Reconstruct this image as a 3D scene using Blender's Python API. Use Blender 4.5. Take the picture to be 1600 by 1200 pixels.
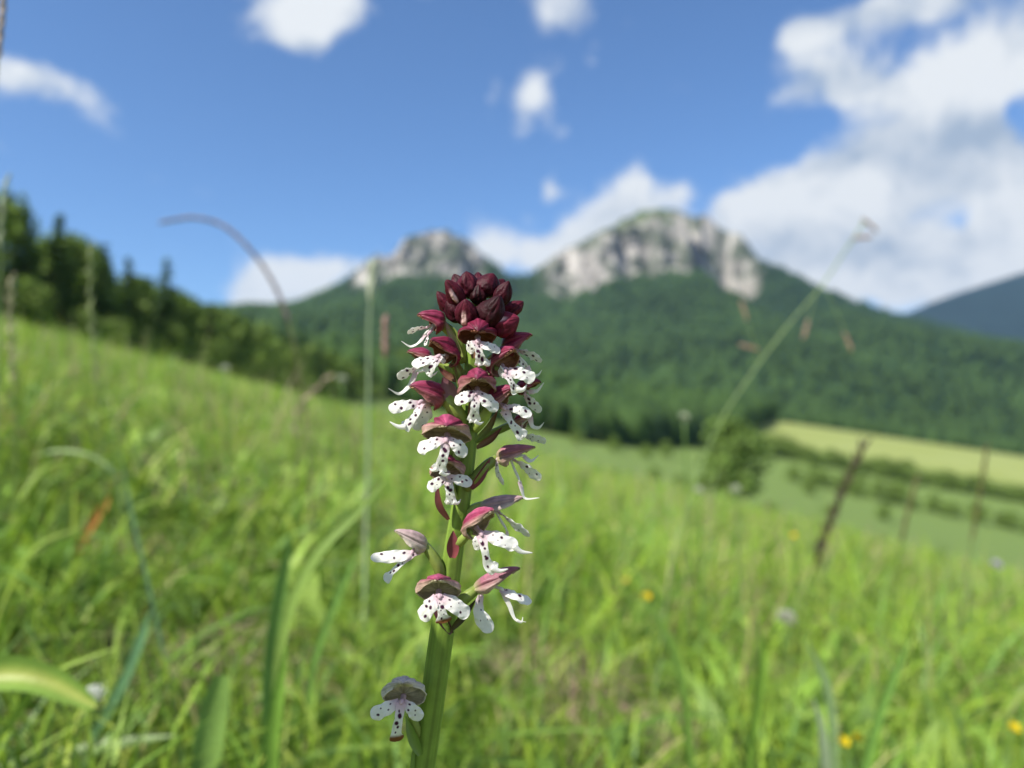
import bpy, math, random
import numpy as np
from mathutils import Vector

random.seed(7)
RNG = np.random.default_rng(7)
scene = bpy.context.scene
for o in list(bpy.data.objects):
    bpy.data.objects.remove(o)
COL = scene.collection

# ------------------------------------------------------------------ camera
CAM_H = 0.22
FPX = 1200.0                       # focal length in pixels of the 1600 px wide photograph
PITCH = math.radians(2.4)
FOCUS = 0.12
cam_data = bpy.data.cameras.new('camera')
cam_data.sensor_width = 36.0
cam_data.lens = 36.0 * FPX / 1600.0
cam_data.clip_start = 0.004
cam_data.clip_end = 20000.0
cam_data.dof.use_dof = True
cam_data.dof.focus_distance = 0.1155
cam_data.dof.aperture_fstop = 14.0
cam = bpy.data.objects.new('camera', cam_data)
cam.location = (0, 0, CAM_H)
cam.rotation_euler = (math.radians(90) + PITCH, 0, 0)
COL.objects.link(cam)
scene.camera = cam
CP, SP = math.cos(PITCH), math.sin(PITCH)

def P(px, py, d):
    """a point of the place seen at photo pixel (px, py), d metres ahead of the camera"""
    xc = (px - 800.0) / FPX * d
    zc = (600.0 - py) / FPX * d
    return np.array([xc, d * CP - zc * SP, CAM_H + d * SP + zc * CP])

# ------------------------------------------------------------------ sun, sky
SUN = np.array([-0.56, -0.41, 0.73]); SUN /= np.linalg.norm(SUN)
sd = bpy.data.lights.new('sun', 'SUN')
sd.energy = 5.0
sd.angle = math.radians(0.5)
sd.color = (1.0, 0.95, 0.87)
sun = bpy.data.objects.new('sun', sd)
sun.rotation_euler = Vector(SUN).to_track_quat('Z', 'Y').to_euler()
sun.location = (0, 0, 30)
COL.objects.link(sun)

world = bpy.data.worlds.new('World')
scene.world = world
world.use_nodes = True
world.cycles.sampling_method = 'MANUAL'
world.cycles.sample_map_resolution = 256
scene.view_settings.view_transform = 'Standard'
scene.view_settings.look = 'None'
scene.view_settings.exposure = 0.55
scene.view_settings.gamma = 1.0
scene.view_settings.use_curve_mapping = False

def build_world():
    nt = world.node_tree
    N, L = nt.nodes, nt.links
    N.clear()
    def mth(op, a, b=None, c=None, clamp=False):
        n = N.new('ShaderNodeMath'); n.operation = op; n.use_clamp = clamp
        for i, v in enumerate((a, b, c)):
            if v is None: continue
            if isinstance(v, (int, float)): n.inputs[i].default_value = v
            else: L.new(v, n.inputs[i])
        return n.outputs[0]
    out = N.new('ShaderNodeOutputWorld')
    bg = N.new('ShaderNodeBackground')
    L.new(bg.outputs[0], out.inputs[0])
    bg.inputs[1].default_value = 0.107
    sky = N.new('ShaderNodeTexSky')
    sky.sky_type = 'NISHITA'
    sky.sun_disc = False
    sky.sun_elevation = math.asin(SUN[2])
    sky.sun_rotation = math.atan2(SUN[0], SUN[1])
    sky.altitude = 700
    sky.air_density = 1.0
    sky.dust_density = 0.2
    sky.ozone_density = 3.5
    tc = N.new('ShaderNodeTexCoord')
    D = tc.outputs['Generated']
    sep = N.new('ShaderNodeSeparateXYZ'); L.new(D, sep.inputs[0])
    az = mth('ARCTAN2', sep.outputs[0], sep.outputs[1])
    el = mth('ARCSINE', sep.outputs[2])
    comb = N.new('ShaderNodeCombineXYZ'); L.new(az, comb.inputs[0]); L.new(el, comb.inputs[1])
    def noise(vec, scale, detail, rough, dist=0.0):
        n = N.new('ShaderNodeTexNoise'); n.inputs['Scale'].default_value = scale
        n.inputs['Detail'].default_value = detail; n.inputs['Roughness'].default_value = rough
        n.inputs['Distortion'].default_value = dist
        L.new(vec, n.inputs['Vector']); return n
    wob = noise(D, 9.0, 4, 0.6)
    vm = N.new('ShaderNodeVectorMath'); vm.operation = 'MULTIPLY_ADD'
    L.new(wob.outputs['Color'], vm.inputs[0]); vm.inputs[1].default_value = (0.05, 0.05, 0.0); vm.inputs[2].default_value = (-0.025, -0.025, 0)
    va = N.new('ShaderNodeVectorMath'); va.operation = 'ADD'
    L.new(comb.outputs[0], va.inputs[0]); L.new(vm.outputs[0], va.inputs[1])
    W = va.outputs[0]
    def ang(px, py):
        p = P(px, py, 1.0) - np.array([0, 0, CAM_H]); p /= np.linalg.norm(p)
        return math.atan2(p[0], p[1]), math.asin(p[2]), p[1]
    def field(blobs):
        acc = None
        for (px, py, rx, ry, rot, s) in blobs:
            a0, e0, c = ang(px, py)
            m = N.new('ShaderNodeMapping'); m.vector_type = 'TEXTURE'
            L.new(W, m.inputs[0])
            m.inputs['Location'].default_value = (a0, e0, 0)
            m.inputs['Rotation'].default_value = (0, 0, math.radians(rot))
            m.inputs['Scale'].default_value = (rx / FPX * c, ry / FPX * c, 1)
            d = N.new('ShaderNodeVectorMath'); d.operation = 'DOT_PRODUCT'
            L.new(m.outputs[0], d.inputs[0]); L.new(m.outputs[0], d.inputs[1])
            e = mth('EXPONENT', mth('MULTIPLY', d.outputs['Value'], -0.9))
            acc = mth('MULTIPLY', e, s) if acc is None else mth('MULTIPLY_ADD', e, s, acc)
        return acc
    clouds = field([
        (475, 5, 100, 48, 0, 1.1), (465, 52, 62, 30, 0, .75), (545, 5, 40, 30, 0, .5),
        (885, 5, 65, 42, 0, 0.85), (922, 85, 16, 34, 0, .28), (690, -10, 60, 20, 0, .5),
        (60, 132, 85, 28, -4, .9), (-20, 115, 60, 36, 0, .5), (150, 190, 36, 60, 10, .12), (90, 262, 60, 24, 0, .25),
        (822, 162, 32, 44, -25, .95), (770, 148, 20, 30, 0, .5), (862, 292, 20, 18, 0, .85), (878, 210, 24, 14, 0, .3), (835, 335, 26, 14, 0, .3),
        (425, 455, 62, 52, 0, 1.1), (520, 428, 80, 26, 8, .95), (420, 495, 70, 40, 0, .8),
        (965, 335, 62, 50, 20, 1.1), (1000, 292, 26, 40, 0, .7), (860, 385, 85, 34, 18, 1.1), (1060, 302, 30, 28, 0, .7), (752, 380, 48, 26, 0, .7),
        (1290, 300, 150, 56, 8, 1.15), (1440, 270, 120, 56, 0, 1.0), (1180, 322, 90, 36, 22, .8), (1380, 385, 190, 50, 0, .95), (1580, 340, 70, 80, 0, .7), (1450, 440, 170, 45, 0, .95),
        (1290, 110, 90, 70, 0, .75), (1250, 52, 40, 26, 0, .7), (1390, 150, 140, 52, 0, .75), (1540, 130, 110, 65, 0, .75), (1580, 45, 90, 42, 0, .6), (1450, 0, 170, 32, 0, .85), (1225, 215, 75, 24, 10, -.9), (1505, 335, 36, 22, 40, -.4), (1600, 170, 22, 30, 0, -.6), (1150, 60, 60, 120, 0, -.5),
        (1500, 235, 110, 36, 0, .35), (1800, 200, 150, 300, 0, 1.0), (1250, 430, 150, 50, 0, .6),
    ])
    # beyond the frame the same kind of broken cumulus goes on
    gn = noise(D, 3.1, 5, 0.55)
    da = mth('MULTIPLY', mth('ABSOLUTE', az), 1 / 0.75)
    de = mth('MULTIPLY', mth('ABSOLUTE', mth('SUBTRACT', el, 0.2)), 1 / 0.55)
    outside = mth('SMOOTH_MIN', mth('MAXIMUM', mth('SUBTRACT', mth('MAXIMUM', da, de), 0.95), 0.0), 0.25, 0.1)
    gen = mth('MULTIPLY', mth('MULTIPLY', mth('SUBTRACT', gn.outputs[0], 0.46), 9.0), mth('MULTIPLY', outside, 4.0), clamp=True)
    fn = noise(D, 15.0, 9, 0.64, 0.4)
    f = mth('ADD', mth('ADD', clouds, gen), mth('MULTIPLY', mth('SUBTRACT', fn.outputs[0], 0.5), 1.9))
    mr = N.new('ShaderNodeMapRange'); mr.interpolation_type = 'SMOOTHSTEP'
    L.new(f, mr.inputs[0]); mr.inputs[1].default_value = 0.25; mr.inputs[2].default_value = 1.0
    # grey undersides: thick parts of the cloud seen from below
    shade = field([(1340, 395, 150, 36, 0, .8), (1450, 8, 190, 40, 0, .9), (1290, 130, 110, 40, 0, .45), (1400, 225, 150, 36, 0, .75), (1560, 210, 100, 40, 0, .6),
                   (1530, 270, 60, 60, 0, .4), (470, 75, 80, 24, 0, .45), (60, 150, 110, 22, 0, .3), (870, 40, 70, 30, 0, .6), (960, 360, 60, 30, 0, .3), (1250, 365, 120, 35, 0, .4)])
    sn = noise(D, 11.0, 4, 0.6)
    sh = mth('ADD', mth('ADD', shade, mth('MULTIPLY', mth('SUBTRACT', sn.outputs[0], 0.50), 1.2)), mth('MULTIPLY', mth('SUBTRACT', 0.5, fn.outputs[0]), 2.6), clamp=True)
    cc = N.new('ShaderNodeMix'); cc.data_type = 'RGBA'
    L.new(sh, cc.inputs['Factor'])
    cc.inputs['A'].default_value = (5.6, 5.8, 5.95, 1)
    cc.inputs['B'].default_value = (2.6, 3.2, 4.05, 1)
    tint = N.new('ShaderNodeMix'); tint.data_type = 'RGBA'; tint.blend_type = 'MULTIPLY'
    tint.inputs['Factor'].default_value = 1.0
    L.new(sky.outputs[0], tint.inputs['A']); tint.inputs['B'].default_value = (0.70, 0.88, 1.06, 1)
    mx = N.new('ShaderNodeMix'); mx.data_type = 'RGBA'
    L.new(mr.outputs[0], mx.inputs['Factor'])
    L.new(tint.outputs['Result'], mx.inputs['A']); L.new(cc.outputs['Result'], mx.inputs['B'])
    L.new(mx.outputs['Result'], bg.inputs[0])
build_world()

# ------------------------------------------------------------------ helpers
def tag(o, label=None, cat=None, group=None, kind=None):
    if label: o['label'] = label
    if cat: o['category'] = cat
    if group: o['group'] = group
    if kind: o['kind'] = kind
    return o

def mesh_np(name, verts, faces, col=None, smooth=True):
    """verts (n,3); faces = list of tuples or list of int arrays (k,3)/(k,4); col (n,3)"""
    me = bpy.data.meshes.new(name)
    verts = np.asarray(verts, dtype=np.float32)
    if isinstance(faces, np.ndarray): faces = [faces]
    loops = np.concatenate([np.asarray(f).ravel() for f in faces]).astype(np.int32)
    sizes = np.concatenate([np.full(len(f), np.asarray(f).shape[1]) for f in faces]).astype(np.int32)
    starts = np.concatenate([[0], np.cumsum(sizes)[:-1]]).astype(np.int32)
    me.vertices.add(len(verts)); me.vertices.foreach_set('co', verts.ravel())
    me.loops.add(len(loops)); me.loops.foreach_set('vertex_index', loops)
    me.polygons.add(len(sizes)); me.polygons.foreach_set('loop_start', starts)
    me.polygons.foreach_set('loop_total', sizes)
    if smooth: me.polygons.foreach_set('use_smooth', np.ones(len(sizes), dtype=bool))
    if col is not None:
        a = me.color_attributes.new('Col', 'FLOAT_COLOR', 'POINT')
        c = np.ones((len(verts), 4), dtype=np.float32); c[:, :3] = np.asarray(col, dtype=np.float32)
        a.data.foreach_set('color', c.ravel())
    me.update(calc_edges=True)
    return me

def obj(name, me, m=None, parent=None, loc=None):
    o = bpy.data.objects.new(name, me)
    if m is not None and len(me.materials) == 0: me.materials.append(m)
    COL.objects.link(o)
    if parent is not None:
        o.parent = parent
        if parent.type == 'EMPTY':
            o.matrix_parent_inverse = parent.matrix_basis.inverted()
    if loc is not None: o.location = loc
    return o

def empty(name, loc):
    o = bpy.data.objects.new(name, None)
    o.empty_display_size = 0.01
    o.location = loc
    COL.objects.link(o)
    return o

class Acc:
    """collects several pieces of one part into one mesh"""
    def __init__(self): self.v = []; self.f4 = []; self.f3 = []; self.c = []; self.n = 0
    def add(self, v, f, c):
        v = np.asarray(v, float); c = np.asarray(c, float)
        if c.ndim == 1: c = np.tile(c, (len(v), 1))
        for ff in (f if isinstance(f, list) else [f]):
            ff = np.asarray(ff)
            (self.f4 if ff.shape[1] == 4 else self.f3).append(ff + self.n)
        self.v.append(v); self.c.append(c); self.n += len(v)
    def mesh(self, name):
        fs = []
        if self.f4: fs.append(np.concatenate(self.f4))
        if self.f3: fs.append(np.concatenate(self.f3))
        return mesh_np(name, np.concatenate(self.v), fs, np.concatenate(self.c))

def nrm(v): 
    v = np.asarray(v, float); return v / (np.linalg.norm(v, axis=-1, keepdims=True) + 1e-12)

def catmull(pts, n):
    pts = np.asarray(pts, float)
    k = len(pts)
    if k == 2:
        t = np.linspace(0, 1, n)[:, None]; return pts[0] * (1 - t) + pts[1] * t
    seg = np.linalg.norm(np.diff(pts[:, :3], axis=0), axis=1) + 1e-12
    cum = np.concatenate([[0], np.cumsum(seg)])
    sl = np.diff(pts, axis=0) / seg[:, None]
    tan = np.vstack([sl[:1], (sl[:-1] * seg[1:, None] + sl[1:] * seg[:-1, None]) / (seg[1:] + seg[:-1])[:, None], sl[-1:]])
    out = []
    for a in np.linspace(0, cum[-1], n):
        i = max(0, min(np.searchsorted(cum, a, side='right') - 1, k - 2))
        h = seg[i]; u = (a - cum[i]) / h
        out.append((2 * u ** 3 - 3 * u * u + 1) * pts[i] + (u ** 3 - 2 * u * u + u) * h * tan[i] + (3 * u * u - 2 * u ** 3) * pts[i + 1] + (u ** 3 - u * u) * h * tan[i + 1])
    return np.array(out)

def grid_faces(n, m, wrap=False, flip=False):
    i = np.arange(n - 1)[:, None]; j = np.arange(m if wrap else m - 1)[None, :]
    j2 = (j + 1) % m
    a = i * m + j; b = i * m + j2; c = (i + 1) * m + j2; d = (i + 1) * m + j
    f = np.stack([a, b, c, d], -1).reshape(-1, 4)
    return f[:, ::-1] if flip else f

def tube(path, rad, nseg=10, ridges=0, ramp=0.0):
    path = np.asarray(path, float); rad = np.asarray(rad, float)
    n = len(path)
    T = nrm(np.gradient(path, axis=0))
    ref = np.array([0.13, 0.97, 0.2])
    vs = []
    for i in range(n):
        a = np.cross(T[i], ref); a /= np.linalg.norm(a) + 1e-12
        b = np.cross(T[i], a)
        th = np.linspace(0, 2 * np.pi, nseg, endpoint=False)
        r = rad[i] * (1 + ramp * np.cos(ridges * th + 3.0 * i / n)) if ridges else np.full(nseg, rad[i])
        vs.append(path[i] + r[:, None] * (np.cos(th)[:, None] * a + np.sin(th)[:, None] * b))
    v = np.concatenate(vs)
    f = [grid_faces(n, nseg, wrap=True)]
    v = np.vstack([v, path[0], path[-1]])
    j = np.arange(nseg); j2 = (j + 1) % nseg
    f.append(np.stack([np.full(nseg, len(v) - 2), j2, j], -1))
    f.append(np.stack([np.full(nseg, len(v) - 1), (n - 1) * nseg + j, (n - 1) * nseg + j2], -1))
    return v, f

def ellipsoid(c, ax, r1, r2, n=7, m=8):
    """lens round axis ax: half length r1, radius r2"""
    ax = nrm(ax); a = nrm(np.cross(ax, [0.31, 0.2, 0.93])); b = np.cross(ax, a)
    u = np.linspace(0.02, np.pi - 0.02, n); th = np.linspace(0, 2 * np.pi, m, endpoint=False)
    v = (c + r1 * -np.cos(u)[:, None, None] * ax + r2 * np.sin(u)[:, None, None] * (np.cos(th)[None, :, None] * a + np.sin(th)[None, :, None] * b)).reshape(-1, 3)
    return v, grid_faces(n, m, wrap=True)

# hash noise usable on arrays
def vnoise(x, y, seed=0):
    xi = np.floor(x).astype(np.int64); yi = np.floor(y).astype(np.int64)
    xf = x - xi; yf = y - yi
    def h(a, b):
        n = (a * 374761393 + b * 668265263 + seed * 982451653) & 0x7fffffff
        n = ((n ^ (n >> 13)) * 1274126177) & 0x7fffffff
        return ((n ^ (n >> 16)) & 0xffff) / 65535.0
    u = xf * xf * (3 - 2 * xf); w = yf * yf * (3 - 2 * yf)
    return (h(xi, yi) * (1 - u) + h(xi + 1, yi) * u) * (1 - w) + (h(xi, yi + 1) * (1 - u) + h(xi + 1, yi + 1) * u) * w

def fbm(x, y, oct=4, seed=0):
    s = 0; a = 0.5
    for k in range(oct):
        s = s + a * (vnoise(x, y, seed + k) - 0.5); x = x * 2.03; y = y * 2.03; a *= 0.5
    return s

def sstep(x, a, b):
    t = np.clip((x - a) / (b - a), 0, 1); return t * t * (3 - 2 * t)

# ------------------------------------------------------------------ materials
def new_mat(name):
    m = bpy.data.materials.new(name); m.use_nodes = True
    nt = m.node_tree
    return m, nt, nt.nodes, nt.links, nt.nodes['Principled BSDF']

def vc_mat(name, rough=0.5, trans=0.0, spec=0.4, bump=0.0, bscale=1000.0, var=0.0, vscale=400.0, tgain=1.0):
    """colour from the painted pigment attribute, with fine grain, translucency and relief"""
    m, nt, N, L, bs = new_mat(name)
    at = N.new('ShaderNodeVertexColor'); at.layer_name = 'Col'
    col = at.outputs[0]
    tc = N.new('ShaderNodeTexCoord')
    if var:
        n = N.new('ShaderNodeTexNoise'); n.inputs['Scale'].default_value = vscale; n.inputs['Detail'].default_value = 4
        L.new(tc.outputs['Object'], n.inputs['Vector'])
        mr = N.new('ShaderNodeMapRange'); L.new(n.outputs[0], mr.inputs[0]); mr.inputs[1].default_value = .3; mr.inputs[2].default_value = .7
        mr.inputs[3].default_value = 1 - var; mr.inputs[4].default_value = 1 + var
        mu = N.new('ShaderNodeVectorMath'); mu.operation = 'SCALE'
        L.new(col, mu.inputs[0]); L.new(mr.outputs[0], mu.inputs['Scale']); col = mu.outputs[0]
    L.new(col, bs.inputs['Base Color'])
    bs.inputs['Roughness'].default_value = rough
    bs.inputs['Specular IOR Level'].default_value = spec
    if bump:
        n = N.new('ShaderNodeTexNoise'); n.inputs['Scale'].default_value = bscale; n.inputs['Detail'].default_value = 3
        L.new(tc.outputs['Object'], n.inputs['Vector'])
        b = N.new('ShaderNodeBump'); b.inputs['Strength'].default_value = bump; b.inputs['Distance'].default_value = 0.3 / bscale
        L.new(n.outputs[0], b.inputs['Height']); L.new(b.outputs[0], bs.inputs['Normal'])
    if trans:
        tr = N.new('ShaderNodeBsdfTranslucent'); mix = N.new('ShaderNodeMixShader')
        g = N.new('ShaderNodeVectorMath'); g.operation = 'SCALE'; g.inputs['Scale'].default_value = tgain
        L.new(col, g.inputs[0]); L.new(g.outputs[0], tr.inputs[0])
        mix.inputs[0].default_value = trans
        L.new(bs.outputs[0], mix.inputs[1]); L.new(tr.outputs[0], mix.inputs[2])
        L.new(mix.outputs[0], N['Material Output'].inputs[0])
    return m

M_PETAL = vc_mat('petal', 0.55, 0.38, 0.2, 0.5, 3500, 0.06, 900)
M_HOOD = vc_mat('hood', 0.45, 0.22, 0.3, 0.5, 2600, 0.22, 900)
M_BUD = vc_mat('bud', 0.55, 0.04, 0.16, 0.7, 2600, 0.35, 900)
M_GREEN = vc_mat('green_stem', 0.42, 0.12, 0.4, 0.3, 1500, 0.12, 500)
M_GRASS = vc_mat('grass_blade', 0.5, 0.36, 0.3, 0, 1, 0.0)
M_LEAF = vc_mat('broad_leaf', 0.45, 0.35, 0.4, 0.3, 300, 0.15, 60)
M_TREE = vc_mat('foliage', 0.6, 0.3, 0.25, 0, 1, 0.0)
M_BARK = vc_mat('bark', 0.9, 0, 0.2, 0.6, 8, 0.3, 5)
M_FOREST = vc_mat('forest_canopy', 0.8, 0.15, 0.1, 0, 1, 0.0)

# ------------------------------------------------------------------ terrain
CREST_PX = np.array([(-1400, 700), (-600, 640), (0, 600), (250, 560), (400, 510), (440, 490), (500, 462), (556, 432), (580, 408), (596, 400), (612, 403), (622, 396), (634, 374), (652, 363), (676, 359), (700, 361), (712, 371), (720, 366), (738, 380), (752, 396), (775, 412),
    (800, 434), (826, 428), (870, 397), (905, 376), (930, 366), (968, 348), (1000, 332), (1030, 325), (1056, 324), (1085, 334), (1108, 333), (1122, 352), (1136, 362), (1160, 368), (1174, 384), (1186, 404), (1230, 420), (1290, 452), (1350, 474), (1400, 489), (1460, 505), (1600, 540), (1900, 600), (3000, 700)], float)
YC = 2000.0
CX = (CREST_PX[:, 0] - 800) / FPX * YC
CZ = (650 - CREST_PX[:, 1]) / FPX * YC

def ground_z(x, y):
    p1 = -0.04 * y - 0.25 * x
    v = -2.5 - 0.145 * (x - 175) + (y - 600) * 0.02
    w = sstep(y, 120, 450)
    z = p1 * (1 - w) + v * w
    z = z + fbm(x * 1.3, y * 1.3, 3, 5) * 0.035 * np.clip(np.hypot(x, y) - 0.1, 0, 1) + fbm(x * .15, y * .15, 3, 9) * 0.35 * sstep(np.hypot(x, y), 2, 14)
    return z

def mountain_z(x, y):
    """height of the wooded mountain with its two rocky crests, and how rocky each spot is"""
    wob = fbm(x / 130., y / 130., 4, 21)
    crest = np.interp(x, CX, CZ)
    zb = ground_z(x, np.full_like(x, 620.0))
    crest = np.maximum(crest, zb * 0.6 - 40)
    px = 800 + x / YC * FPX
    # where the crest breaks into cliffs
    rk = sstep(px, 556, 586) * (1 - sstep(px, 748, 772)) + sstep(px, 826, 880) * (1 - sstep(px, 1150, 1188))
    t0 = 0.845 + 0.06 * wob + 0.105 * sstep(px, 1052, 1061) * (1 - sstep(px, 1136, 1144)) + .07 * sstep(px, 1136, 1144) + 0.10 * fbm(x / 45., x * 0, 3, 55)
    t = (y - 620) / (YC - 620)
    tc = np.clip(t, 0, 1)
    low = np.where(px < 790, 0.62, 0.62)
    gs = 0.55 * tc ** 1.2 + 0.45 * tc ** 2.2
    gr = np.where(tc < t0, low * (np.clip(tc / t0, 0, 1)) ** 1.25, low + (0.87 - low) * sstep(tc, t0, t0 + 0.085) + 0.13 * np.clip((tc - t0) / (1 - t0), 0, 1))
    g = gs * (1 - rk) + gr * rk
    z = zb + (crest - zb) * g
    # spurs and gullies
    amp = 60 * np.clip(tc, 0, 1) * (1 - sstep(tc, 0.75, 0.97)) * sstep(tc, 0.0, 0.25)
    z = z + amp * fbm(x / 260., y / 420., 3, 33) * 2.2
    # a foothill that carries the wood on to the right
    z = z + 85 * np.exp(-((x - 900) / 420.) ** 2 - ((y - 1250) / 260.) ** 2)
    # back slope
    z = np.where(t > 1, crest - (y - YC) * 0.42 + fbm(x / 150., y / 150., 3, 3) * 30, z)
    rock = rk * sstep(tc, t0 - 0.012, t0 + 0.006)
    return z, rock, tc, px

def height(x, y):
    return np.where(y < 620, ground_z(x, y), mountain_z(x, np.maximum(y, 620.0))[0])

def axis_pts(lo, hi, fine, growth):
    def side(lim):
        p = [0.0]; s = fine
        while p[-1] < lim: p.append(p[-1] + s); s = min(s * growth, 9.0 if lim < 700 else 40)
        p[-1] = lim; return p
    return np.array(sorted(set([-a for a in side(-lo)] + side(hi))))

def ground_field_col(x, y):
    """pigment of the sward: meadow green, hay field, mown pasture, and worn soil close by"""
    n = fbm(x * .05, y * .05, 4, 50) + fbm(x * .6, y * .6, 3, 51) * 0.5
    g = np.stack([0.150 + 0.07 * n, 0.230 + 0.07 * n, 0.036 + 0.01 * n], -1)
    hay = np.array([0.28, 0.32, 0.10]); past = np.array([0.155, 0.225, 0.060])
    w1 = (sstep(y, 318, 345) * sstep(x, 95, 130))[:, None] * (1 - 0.55 * sstep(y, 420, 520) * 0)[:, None]
    w2 = (sstep(y, 30, 165) * (1 - sstep(y, 318, 345)))[:, None]
    g = g * (1 - w2) + past * w2
    g = g * (1 - w1) + (hay + 0.06 * n[:, None]) * w1
    return np.clip(g, 0.01, 1)

def build_terrain():
    xs = axis_pts(-700, 900, 0.09, 1.075); ys = axis_pts(-60, 619.9, 0.09, 1.06)
    ys = np.append(ys[ys < 619], 620.0)
    X, Y = np.meshgrid(xs, ys)
    x, y = X.ravel(), Y.ravel()
    z = ground_z(x, y)
    me = mesh_np('ground', np.stack([x, y, z], -1), grid_faces(len(ys), len(xs)), ground_field_col(x, y))
    m, nt, N, L, bs = new_mat('meadow_ground')
    at = N.new('ShaderNodeVertexColor'); at.layer_name = 'Col'
    tc = N.new('ShaderNodeTexCoord')
    n1 = N.new('ShaderNodeTexNoise'); n1.inputs['Scale'].default_value = 9; n1.inputs['Detail'].default_value = 8; n1.inputs['Roughness'].default_value = .7
    L.new(tc.outputs['Object'], n1.inputs['Vector'])
    n2 = N.new('ShaderNodeTexNoise'); n2.inputs['Scale'].default_value = 2.2; n2.inputs['Detail'].default_value = 3
    L.new(tc.outputs['Object'], n2.inputs['Vector'])
    soil = N.new('ShaderNodeMix'); soil.data_type = 'RGBA'
    soil.inputs['A'].default_value = (0.10, 0.075, 0.045, 1); soil.inputs['B'].default_value = (0.27, 0.22, 0.13, 1)
    L.new(n1.outputs[0], soil.inputs['Factor'])
    # thatch shows between the blades near by only
    sp = N.new('ShaderNodeSeparateXYZ'); L.new(tc.outputs['Object'], sp.inputs[0])
    near = N.new('ShaderNodeMapRange'); L.new(sp.outputs[1], near.inputs[0]); near.inputs[1].default_value = 1.5; near.inputs[2].default_value = 6; near.inputs[3].default_value = .75; near.inputs[4].default_value = 0.0
    f = N.new('ShaderNodeMapRange'); L.new(n2.outputs[0], f.inputs[0]); f.inputs[1].default_value = .4; f.inputs[2].default_value = .62
    fm = N.new('ShaderNodeMath'); fm.operation = 'MULTIPLY'; L.new(near.outputs[0], fm.inputs[0]); L.new(f.outputs[0], fm.inputs[1])
    mx = N.new('ShaderNodeMix'); mx.data_type = 'RGBA'
    L.new(fm.outputs[0], mx.inputs['Factor']); L.new(at.outputs[0], mx.inputs['A']); L.new(soil.outputs['Result'], mx.inputs['B'])
    L.new(mx.outputs['Result'], bs.inputs['Base Color'])
    bs.inputs['Roughness'].default_value = .95; bs.inputs['Specular IOR Level'].default_value = .1
    b = N.new('ShaderNodeBump'); b.inputs['Strength'].default_value = .8; b.inputs['Distance'].default_value = .02
    L.new(n1.outputs[0], b.inputs['Height']); L.new(b.outputs[0], bs.inputs['Normal'])
    tag(obj('meadow', me, m), 'rolling green hay meadow sloping away into pasture fields', kind='structure')

    xs = np.concatenate([np.linspace(-3600, -900, 60)[:-1], np.linspace(-900, 1100, 340), np.linspace(1100, 4200, 70)[1:]])
    ys = np.concatenate([np.linspace(620, 1600, 70)[:-1], np.linspace(1600, 2040, 150), np.linspace(2040, 3000, 30)[1:]])
    X, Y = np.meshgrid(xs, ys); x, y = X.ravel(), Y.ravel()
    z, rock, tc_, px = mountain_z(x, y)
    # weathered relief on the cliffs: ribs and ledges pushed out towards the valley
    rib = (fbm(x / 20., z / 26., 4, 70) * 46 + fbm(x / 60., z / 70., 3, 71) * 55) * (1 - .6 * sstep(px, 1040, 1060))
    y2 = y - rock * rib
    z2 = z + rock * fbm(x / 18., y / 18., 3, 72) * 16
    veg = sstep(fbm(x / 40. + z / 50., z / 30., 4, 80), -0.02, 0.08)
    turf = sstep(z2 / np.maximum(np.interp(x, CX, CZ), 1), 0.86, 0.97) * sstep(px, 905, 960) * (1 - sstep(px, 1048, 1064))
    bare = np.clip(rock * (1 - 0.75 * veg) * (1 - 0.9 * turf), 0, 1)[:, None]
    nn = fbm(x / 24., z / 22. + x / 60., 4, 90)[:, None]
    cr = np.array([0.36, 0.335, 0.30]) * (1 + 1.5 * nn) * (1 - .55 * sstep(fbm(x / 14., z / 22., 3, 95), .04, .14))[:, None]
    cg = np.array([0.026, 0.050, 0.016]) * (1 + 0.6 * nn)
    ct = np.array([0.075, 0.105, 0.036]) * (1 + 0.5 * nn)
    green = cg * (1 - turf[:, None]) + ct * turf[:, None]
    col = cr * bare + green * (1 - bare)
    me = mesh_np('mountain', np.stack([x, y2, z2], -1), grid_faces(len(ys), len(xs)), np.clip(col, 0.01, 1))
    tag(obj('mountain', me, vc_mat('mountain_slope', .95, 0, .1, 0.7, .08, .25, .03)), 'wooded mountain with two pale limestone crests', kind='structure')

    # the farther ridge on the right
    cpx = np.array([(900, 640), (1200, 560), (1300, 525), (1420, 488), (1460, 470), (1500, 456), (1550, 440), (1600, 424), (1700, 400), (1900, 380), (2300, 420), (3200, 560)], float)
    yc = 4200.; hx = (cpx[:, 0] - 800) / FPX * yc; hz = (650 - cpx[:, 1]) / FPX * yc
    xs = np.linspace(200, 8200, 180); ys = np.linspace(3000, 5600, 70)
    X, Y = np.meshgrid(xs, ys); x, y = X.ravel(), Y.ravel()
    c = np.interp(x, hx, hz); t = 1 - np.abs(y - yc) / 1300.
    z = -120 + (c + 120) * np.clip(t, -.1, 1) ** 1 * 1.0 + fbm(x / 300., y / 300., 4, 61) * 70 * (1 - np.clip(t, 0, 1) ** 3)
    n = fbm(x / 120., y / 120., 4, 62)[:, None]
    me = mesh_np('hill', np.stack([x, y, z], -1), grid_faces(len(ys), len(xs)), np.array([0.012, 0.026, 0.022]) * (1 + .5 * n))  # base colour darkened to paint in cloud shadow over the ridge
    tag(obj('far_hill', me, vc_mat('far_wood', .95, 0, .1, .8, .05, .2, .02)), 'dark wooded ridge far behind the mountain', kind='structure')
build_terrain()

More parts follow.
